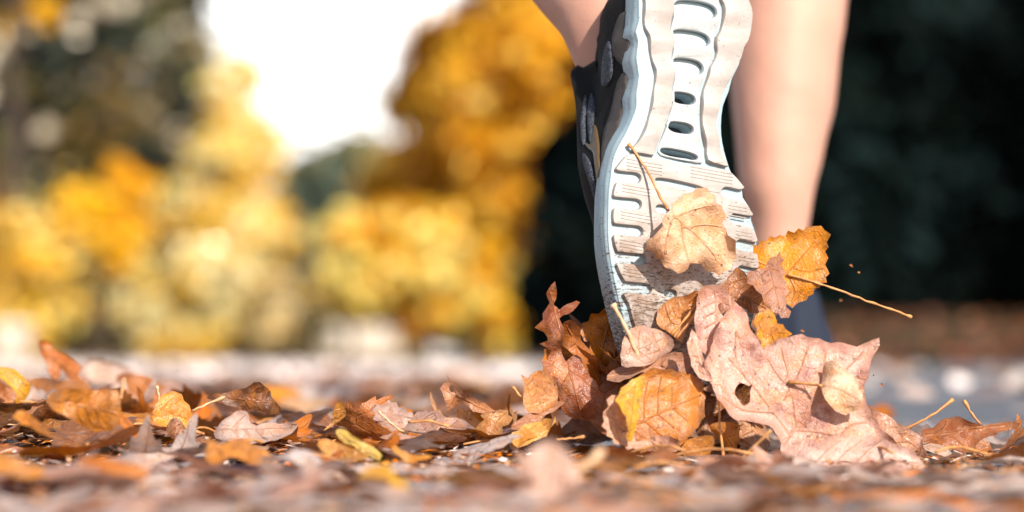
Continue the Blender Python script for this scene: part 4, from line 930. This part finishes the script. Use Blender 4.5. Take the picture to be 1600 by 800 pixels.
# midsole: outline slab with windows, flaring side walls with wavy ridges
mo = crom(UV(OUT_L), 2)
def midsole_mesh():
    me = slab(mo, [UV(h) for h in WIN], 0, .020, .0018)
    return me
def sidewall_mesh():
    V = []; F = []; n = len(mo); cxm = sum(p[0] for p in mo)/n; L = 9
    prof = [(.0, .0018), (.0008, .0035), (.0011, .0052), (.0009, .0068), (.0014, .0085), (.0012, .0102), (.0016, .012), (.0010, .0145), (-.0040, .017)]
    for (d, ww) in prof:
        for i in range(n):
            a = Vector(mo[i-1]); c = Vector(mo[(i+1) % n]); t = (c-a).normalized(); b = mo[i]
            nn = Vector((t.y, -t.x))
            if nn.dot(Vector(b)-Vector((cxm, min(max(b[1], -.08), .08)))) < 0: nn = -nn
            lift = .62+.60*max(0, min(1, (b[1]+.03)/.07)); amp = 1+.35*math.sin(b[1]*2*math.pi/.027)*(1 if b[1] > -.03 else 0)
            V.append(sl(b[0]+nn.x*d*amp, b[1]+nn.y*d*amp, ww*lift))
    for r in range(len(prof)-1):
        for i in range(n): F.append((r*n+i, r*n+(i+1) % n, (r+1)*n+(i+1) % n, (r+1)*n+i))
    return mesh_from('sidewall', V, F)

RAIL_L = [(1004, -20), (1004, 5), (1003, 32), (1006, 47), (1011, 57), (1013, 78), (1017, 98), (1021, 112), (1021, 130), (1018, 148), (1015, 166), (1010, 188), (1002, 208), (993, 224), (984, 237), (1000, 241), (1018, 244), (1023, 232), (1029, 212), (1037, 194), (1044, 169), (1047, 140), (1049, 118), (1045, 104), (1044, 97), (1047, 81), (1049, 67), (1045, 52), (1044, 43), (1047, 24), (1049, 0), (1046, -20), (1025, -38)]
RAIL_R = [(1120, -10), (1127, 8), (1127, 28), (1123, 49), (1116, 60), (1115, 72), (1117, 82), (1114, 95), (1107, 106), (1104, 118), (1099, 134), (1094, 152), (1093, 182), (1095, 208), (1100, 230), (1102, 252), (1118, 258), (1133, 262), (1127, 246), (1120, 220), (1117, 200), (1118, 186), (1122, 162), (1130, 140), (1138, 122), (1149, 104), (1156, 91), (1158, 76), (1164, 66), (1170, 48), (1170, 24), (1166, 0), (1150, -25), (1125, -38)]
def slot_r(xe, xi, y, hw=8.5, sp=.14):      # a groove cut in from the inner edge (going down)
    o = (xe-xi)*sp
    return [(xe+1, y+o-hw-3), (xe-5, y+o-hw), ((xe+xi)/2, y+o/2-hw), (xi+4, y-hw), (xi-2, y-hw*.5), (xi-3, y), (xi-2, y+hw*.5), (xi+4, y+hw), ((xe+xi)/2, y+o/2+hw), (xe-5, y+o+hw), (xe+1, y+o+hw+3)]
def slot_l(xe, xi, y, hw=8.5, sp=.08):      # from the outer edge (going up)
    o = -(xi-xe)*sp
    return [(xe-1, y+o+hw+3), (xe+5, y+o+hw), ((xe+xi)/2, y+o/2+hw), (xi-4, y+hw), (xi+2, y+hw*.5), (xi+3, y), (xi+2, y-hw*.5), (xi-4, y-hw), ((xe+xi)/2, y+o/2-hw), (xe+5, y+o-hw), (xe-1, y+o-hw-3)]
FIELD = [(974, 246), (984, 242), (1000, 246), (1021, 249), (1060, 257), (1099, 262), (1117, 264), (1134, 268), (1146, 278), (1156, 290)] \
    + slot_r(1158, 1126, 302)+slot_r(1172, 1140, 343)+slot_r(1179, 1148, 384)+slot_r(1181, 1150, 425) \
    + [(1172, 475), (1162, 515), (1146, 550), (1120, 576), (1090, 588), (1060, 588), (1030, 575), (1010, 550), (996, 520), (986, 495), (980, 476)] \
    + slot_l(972, 1012, 453)+slot_l(961, 1004, 407)+slot_l(956, 998, 363)+slot_l(956, 996, 321)+slot_l(960, 995, 280)+[(964, 258)]
FH = [stad(1060, 291, 80, 12, .22), stad(1031, 328, 20, 13, .1), stad(1044, 460, 20, 13, .1), stad(1085, 335, 60, 9, .2), stad(1075, 385, 70, 9, .2)]

def rail_wave(u, v): return .0011*math.sin(v*2*math.pi/.021)+.0006*math.sin(u*300)
def make_upper():
    """rings stacked away from the sole: the outline closes in to a last with a collar opening at the ankle"""
    n = 72; A = np.array(crom(UV(OUT_L), 6)); cxm = A[:, 0].mean()
    heel_v = A[:, 1].max(); toe_v = A[:, 1].min(); H = []
    lv = [(.008, 0., 0., .97), (.014, 0., .0005, 1.0), (.022, .001, .001, 1.035), (.032, .004, .001, 1.05), (.043, .012, .001, 1.03), (.052, .026, .001, .97), (.061, .050, .002, .88), (.069, .082, .003, .79), (.077, .120, .005, .70), (.086, .150, .008, .63), (.094, .174, .011, .58), (.099, .188, .014, .545)]
    V = []; F = []
    for (ww, dt, dh, ws) in lv:
        v0 = toe_v+dt; v1 = heel_v-dh
        for i in range(n):
            a = 2*math.pi*i/n
            # sample the original outline at this relative length
            tv = -math.cos(a)*.5+.5        # 0 toe .. 1 heel
            tv = tv
            vo_ = toe_v+(heel_v-toe_v)*max(.004, min(.996, tv))
            side = math.sin(a)
            m = (A[:, 0] > cxm_at(A, vo_)) if side > 0 else (A[:, 0] <= cxm_at(A, vo_))
            S = A[m]; j = np.argmin(np.abs(S[:, 1]-vo_)); c = cxm_at(A, vo_)
            hw_ = abs(S[j, 0]-c)
            # ease the ends round
            hw2 = min(hw_, .046)*ws
            vv = v0+(v1-v0)*tv; fore = max(0, min(1, (.01-vv)/.09)); c += .0155*fore*(ww > .01); hw2 *= 1-.16*fore*(ww > .01)
            cc = c if ww < .05 else c*(1-(ww-.05)*4)+.004*(ww-.05)*20
            sgn = 1 if side >= 0 else -1
            if tv < .03 or tv > .97: hw2 *= abs(side)/math.sin(math.acos(1-2*.03)) if abs(side) < math.sin(math.acos(1-2*.03)) else 1
            V.append(sl(cc+sgn*hw2, v0+(v1-v0)*tv, ww*(1+.06*max(0, min(1, (v0+(v1-v0)*tv)/.12)))))
    for r in range(len(lv)-1):
        for i in range(n): F.append((r*n+i, r*n+(i+1) % n, (r+1)*n+(i+1) % n, (r+1)*n+i))
    # rolled lining: a short inner wall
    o = len(V); base = (len(lv)-1)*n
    cen = Vector((0, 0, 0))
    for i in range(n): cen += V[base+i]
    cen /= n
    for (sc, dz) in ((.93, .002), (.86, -.004), (.85, -.03)):
        for i in range(n):
            q = V[base+i]; V.append(Vector((cen.x+(q.x-cen.x)*sc, cen.y+(q.y-cen.y)*sc, q.z+dz)))
    for r in range(3):
        b0 = base if r == 0 else o+(r-1)*n; b1 = o+r*n
        for i in range(n): F.append((b0+i, b0+(i+1) % n, b1+(i+1) % n, b1+i))
    me = mesh_from('upper', V, F); return me
def cxm_at(A, v):
    m = np.abs(A[:, 1]-v) < .012
    if m.sum() < 2: return A[:, 0].mean()
    return (A[m, 0].min()+A[m, 0].max())/2
um = make_upper()
bmu = bmesh.new(); bmu.from_mesh(um); bmesh.ops.transform(bmu, matrix=shoeM, verts=bmu.verts[:]); bvh = BVHTree.FromBMesh(bmu); bmu.free()
shoeI = shoeM.inverted()
def decal(pts, th=.0012, smooth=2):
    """an overlay sewn on the upper: thick, following its surface"""
    out = crom([(890+x/2.35, y/2.35) for x, y in pts], smooth)
    v2, f = fill2d(out, 5.)
    o = Vector((0, 0, CAM_H)); T_ = []; ok = []
    for (a, b) in v2:
        d = Vector(((a-800)/FPX, 1, (HOR-b)/FPX)).normalized(); h, nr, _, _ = bvh.ray_cast(o, d)
        ok.append(h is not None)
        if h is None: T_.append((Vector(), Vector())); continue
        if nr.dot(d) > 0: nr = -nr
        T_.append((shoeI @ (h+nr*th), shoeI @ (h-nr*.001)))
    n = len(v2); V = [t[0] for t in T_]+[t[1] for t in T_]; F = [tuple(t) for t in f if all(ok[i] for i in t)]
    from collections import Counter
    ec = Counter()
    for t in F:
        for i in range(3): ec[frozenset((t[i], t[(i+1) % 3]))] += 1
    side = []
    for t in F:
        for i in range(3):
            a, b = t[i], t[(i+1) % 3]
            if ec[frozenset((a, b))] == 1: side.append((b, a, a+n, b+n))
    me = mesh_from('overlay', V, F+side, True); return me

def build_shoe(mtx, first=True):
    s = link('running_shoe', um, UPPER, person); s.matrix_world = mtx
    out = [s]
    def sub(name, me, mat):
        o = link(name, me, mat, s); out.append(o); return o
    sub('midsole', midsole_mesh(), EVA)
    sub('midsole_sidewall', sidewall_mesh(), EVA)
    def back(hs, ww, mat, nm):
        for h in hs:
            u = UV(h); c = Vector((sum(q[0] for q in u)/len(u), sum(q[1] for q in u)/len(u)))
            me = mesh_from(nm, [sl(c.x+(q[0]-c.x)*1.05, c.y+(q[1]-c.y)*1.05, ww) for q in u], [tuple(range(len(u)))], False); sub(nm, me, mat)
    back(WIN[:3], .0045, LIGHTIN, 'cushion_cell'); back(WIN[3:], .015, DARKIN, 'sole_window')
    # bridge plate slightly proud of the foam, framing the windows
    br = [(1052, -8), (1050, 10), (1050, 28), (1047, 45), (1050, 60), (1050, 84), (1048, 100), (1052, 118), (1050, 142), (1047, 170), (1040, 196), (1033, 214), (1026, 238), (1040, 247), (1070, 252), (1095, 256), (1096, 232), (1091, 208), (1090, 182), (1091, 150), (1096, 132), (1101, 116), (1105, 104), (1112, 94), (1113, 82), (1111, 70), (1113, 58), (1120, 46), (1123, 28), (1123, 10), (1116, -8)]
    sub('arch_bridge', slab(crom(UV(br), 2), [UV([(x, y) for x, y in h]) for h in WIN], -.0016, .003, .0012, wave=lambda u, v: -.0008*math.cos((v-.02)*2*math.pi/.0195)), BRG)
    sub('outer_rail', slab(crom(UV(RAIL_L), 2), [], -.0042, .002, .0009, wave=rail_wave), RUB)
    sub('inner_rail', slab(crom(UV(RAIL_R), 2), [], -.0042, .002, .0009, wave=rail_wave), RUB)
    sub('forefoot_tread', slab(crom(UV(FIELD), 2), [UV(h) for h in FH], -.0038, .002, .0008), RUB)
    # fine raised ribs on the tread bars
    RB = {}
    def rib(x0, x1, y, sl_=.18):
        pts = [UV([(x0+(x1-x0)*k/6, y+(x1-x0)*k/6*sl_)])[0] for k in range(7)]
        v2, f2 = tube([sl(a, b, -.0038) for a, b in pts], [.00045]*7, 5); V, F = RB.setdefault((round(y0), x0), ([], [])); o = len(V); V += v2; F += [tuple(i+o for i in f) for f in f2]
    for y0, x0, x1, nn in ((250, 975, 1030, 4), (262, 1075, 1140, 4), (290, 968, 1012, 3), (300, 1104, 1120, 1), (322, 1134, 1162, 4), (332, 966, 1012, 3), (376, 964, 1012, 3), (362, 1145, 1170, 3), (420, 970, 1018, 3), (468, 992, 1024, 3), (402, 1150, 1174, 2)):
        for k in range(nn): rib(x0, x1, y0+k*5.2)
    for V, F in RB.values(): sub('tread_rib', mesh_from('tread_rib', V, F), RUB)
    for nm, mat, pts in (
        ('heel_panel', TAUPE, [(228, 4), (215, 40), (190, 52), (170, 100), (160, 150), (165, 200), (190, 235), (212, 242), (222, 190), (228, 130), (238, 60), (242, 0)]),
        ('side_panel', TAUPE, [(207, 262), (180, 300), (165, 370), (150, 430), (130, 480), (120, 560), (119, 640), (130, 600), (150, 560), (170, 510), (185, 470), (190, 440), (202, 400), (210, 380), (214, 300)]),
        ('mesh_panel', MESHF, [(138, 165), (152, 155), (160, 200), (160, 260), (145, 310), (125, 315), (122, 290), (125, 220)]),
        ('mesh_panel', MESHF, [(84, 345), (93, 380), (89, 450), (85, 500), (76, 525), (66, 430), (74, 370)]),
        ('mesh_panel', MESHF, [(58, 352), (48, 400), (40, 450), (44, 510), (54, 535), (60, 500), (58, 430), (66, 370)]),
        ('mesh_panel', MESHF, [(52, 565), (70, 582), (85, 622), (103, 700), (106, 750), (92, 722), (75, 662), (57, 612)]),
        ('gold_stripe', GOLD, [(92, 460), (103, 480), (112, 560), (117, 650), (117, 740), (110, 740), (102, 660), (90, 565), (74, 550), (62, 535), (64, 525), (78, 535), (86, 500)])):
        try: sub(nm, decal(pts), mat)
        except Exception as e: print('decal', nm, e)
    return out
K = build_shoe(shoeM)
# the other shoe stands ahead on the ground, heel towards us
heel_uv = sole_uv(1085, -58)
M2 = Matrix.Translation((.246, 2.60-.045, .022)) @ Matrix.Diagonal((.92, 1, 1, 1)) @ Matrix.Rotation(R(-5), 4, 'Z') @ Matrix.Rotation(R(-6), 4, 'X') @ Matrix(((-1, 0, 0, 0), (0, -1, 0, 0), (0, 0, 1, 0), (0, 0, 0, 1))) @ Matrix.Scale(-1, 4, (1, 0, 0)) @ Matrix.Translation((-.008, -heel_uv[1], 0))
NAVY = simple('navy_heel', (.016, .022, .040), .7, 50, .3, spec=.15)
s2 = K[0].copy(); C.objects.link(s2); s2.parent = person; s2.matrix_world = M2
for o in K[1:]:
    c = o.copy(); C.objects.link(c); c.parent = s2
for sl_ in s2.material_slots: pass
s2['label'] = 'navy shoe of the foot standing ahead'
s2.material_slots[0].link = 'OBJECT'; s2.material_slots[0].material = NAVY

# ------------------------------------------------------------------ the runner's body
def skinmat():
    m = NT('skin'); v = m.coord()
    c = m.mix(m.ramp(m.noise(v, 14, 4, .6), .35, .7), (.49, .275, .20), (.44, .235, .17))
    c = m.mix(m.ramp(m.noise(v, 160, 3, .6), .45, .8, 0, .25), c, (.60, .28, .2))
    c = m.mix(m.ramp(m.noise(v, 34, 5, .7, .8), .45, .7, 0, .55), c, (.52, .235, .18)); c = m.mix(m.ramp(m.noise(v, 900, 2, .5), .66, .72, 0, .35), c, (.36, .16, .11))
    m.l(c, m.b.inputs['Base Color']); m.b.inputs['Roughness'].default_value = .55; m.b.inputs['Specular IOR Level'].default_value = .3
    m.b.inputs['Subsurface Weight'].default_value = .25; m.b.inputs['Subsurface Radius'].default_value = (.012, .004, .002); m.b.inputs['Subsurface Scale'].default_value = 1.
    m.bump(m.math('ADD', m.math('MULTIPLY', m.noise(v, 700, 3, .6), .06), m.noise(v, 22, 2, .5)), .5, .006); return m.m
SKIN = skinmat()
def skin_obj(name, nodes, edges, mat, parent, root=0, sub=2):
    me = bpy.data.meshes.new(name); me.from_pydata([tuple(IM @ Vector(n[0])) for n in nodes], edges, []); me.update()
    o = link(name, me, mat, parent)
    md = o.modifiers.new('skin', 'SKIN'); sv = me.skin_vertices[0].data
    for i, n in enumerate(nodes):
        r = n[1]; sv[i].radius = r if isinstance(r, tuple) else (r, r); sv[i].use_root = (i == root)
    md.use_smooth_shade = True
    o.modifiers.new('sub', 'SUBSURF').levels = sub; o.modifiers['sub'].render_levels = sub
    return o
N = []; E = []
def node(p, r, par=None):
    N.append((Vector(p), r)); 
    if par is not None: E.append((par, len(N)-1))
    return len(N)-1
k_ = 1.13   # the subdivision pulls the surface in
pel = node((.12, 2.45, .93), (.15*k_, .105*k_))
def leg(hip, knee, pts, foot):
    h = node(hip, .088*k_, pel); h0 = Vector(hip); kn = Vector(knee)
    a = node(h0.lerp(kn, .35), .078*k_, h); a = node(h0.lerp(kn, .7), .062*k_, a); a = node(knee, .052*k_, a)
    for p, r in pts: a = node(p, r*k_ if not isinstance(r, tuple) else (r[0]*k_, r[1]*k_), a)
    for p, r in foot: a = node(p, r, a)
S = shoeM
leg((.03, 2.42, .92), (-.05, 2.16, .58), [((-.042, 2.135, .53), .053), ((-.018, 2.09, .46), .055), ((.012, 2.045, .40), .051), (P(930, -40, 1.995), .0430), (P(948, 0, 1.975), .0380), (P(965, 45, 1.962), .0335), (P(975, 95, 1.955), .031)],
    [(S @ Vector((.004, .080, .085)), .021), (S @ Vector((.004, .070, .060)), .017), (S @ Vector((0, 0, .042)), .018), (S @ Vector((0, -.05, .036)), .014)])
leg((.21, 2.45, .92), (.265, 2.68, .56), [((.266, 2.675, .51), .0505), ((.262, 2.66, .44), .053), (P(1233, 0, 2.64), .0478), (P(1230, 80, 2.63), .0478), (P(1226, 150, 2.62), .0455), (P(1221, 210, 2.61), .041), (P(1218, 266, 2.605), .0375), (P(1217, 310, 2.60), .031), (P(1217, 350, 2.60), .0262), (P(1216, 400, 2.60), .0255), (P(1216, 450, 2.61), .029)],
    [((.243, 2.60, .075), .028), ((.243, 2.66, .055), .022), ((.243, 2.72, .045), .016)])
sp1 = node((.12, 2.48, 1.05), (.125, .095), pel); sp2 = node((.12, 2.51, 1.20), (.135, .10), sp1); sp3 = node((.12, 2.54, 1.34), (.15, .10), sp2)
nk = node((.12, 2.56, 1.44), .055, sp3); nk2 = node((.12, 2.58, 1.50), .052, nk); hd = node((.12, 2.60, 1.58), (.078, .095), nk2); hd2 = node((.12, 2.60, 1.67), (.070, .085), hd)
for s_, el, wr in ((-1, (-.14, 2.62, 1.14), (-.12, 2.86, 1.22)), (1, (.40, 2.30, 1.16), (.38, 2.42, 1.0))):
    sh = node((.12+s_*.16, 2.54, 1.37), .052, sp3); e = node(el, .038, sh); m_ = node(Vector(el).lerp(Vector(wr), .4), .036, e); wv_ = node(wr, .024, m_)
    d = (Vector(wr)-Vector(el)).normalized(); pm = node(Vector(wr)+d*.06, (.036, .018), wv_)
    for q in range(4): 
        off_ = Vector((0, 0, 1))*(.022*(q-1.5)); f1 = node(Vector(wr)+d*.10+off_, .0095, pm); f2 = node(Vector(wr)+d*(.135+.006*(q in (1, 2)))+off_+Vector((0, 0, -.01)), .0085, f1)
    t1 = node(Vector(wr)+d*.05+Vector((-s_*.03, 0, .02)), .011, wv_); t2 = node(Vector(wr)+d*.08+Vector((-s_*.035, 0, .025)), .009, t1)
body = skin_obj('body', N, E, SKIN, person, sub=3)
tx = bpy.data.textures.new('muscle', 'CLOUDS'); tx.noise_scale = .085; tx.noise_depth = 1
dm = body.modifiers.new('muscle', 'DISPLACE'); dm.texture = tx; dm.strength = .009; dm.mid_level = .5; dm.texture_coords = 'LOCAL'
# clothes above the frame: shorts, top, hair
BLK = simple('black_shorts', (.03, .03, .035), .7, 40, .2); TOPM = simple('running_top', (.10, .22, .30), .7, 40, .2); HAIR = simple('brown_hair', (.10, .055, .03), .5, 90, .4)
hl, kl, hr, kr = Vector((.03, 2.42, .92)), Vector((-.05, 2.16, .58)), Vector((.21, 2.45, .92)), Vector((.265, 2.68, .56))
skin_obj('shorts', [((.12, 2.45, .93), (.18, .135)), ((.12, 2.465, 1.02), (.155, .125)), (hl, .112), (hl.lerp(kl, .4), .108), (hr, .112), (hr.lerp(kr, .4), .108)], [(0, 1), (0, 2), (2, 3), (0, 4), (4, 5)], BLK, person)
skin_obj('shirt', [((.12, 2.51, 1.20), (.155, .125)), ((.12, 2.47, 1.02), (.160, .13)), ((.12, 2.54, 1.35), (.17, .12)), ((-.04, 2.54, 1.38), .072), ((-.09, 2.57, 1.30), .065), ((.28, 2.54, 1.38), .072), ((.33, 2.47, 1.30), .065), ((.12, 2.56, 1.43), .07)], [(0, 1), (0, 2), (2, 3), (3, 4), (2, 5), (5, 6), (2, 7)], TOPM, person)
skin_obj('hair', [((.12, 2.585, 1.64), (.092, .105)), ((.12, 2.575, 1.70), (.06, .07)), ((.12, 2.50, 1.63), .04), ((.12, 2.45, 1.55), .03), ((.12, 2.44, 1.45), .012)], [(0, 1), (0, 2), (2, 3), (3, 4)], HAIR, person)
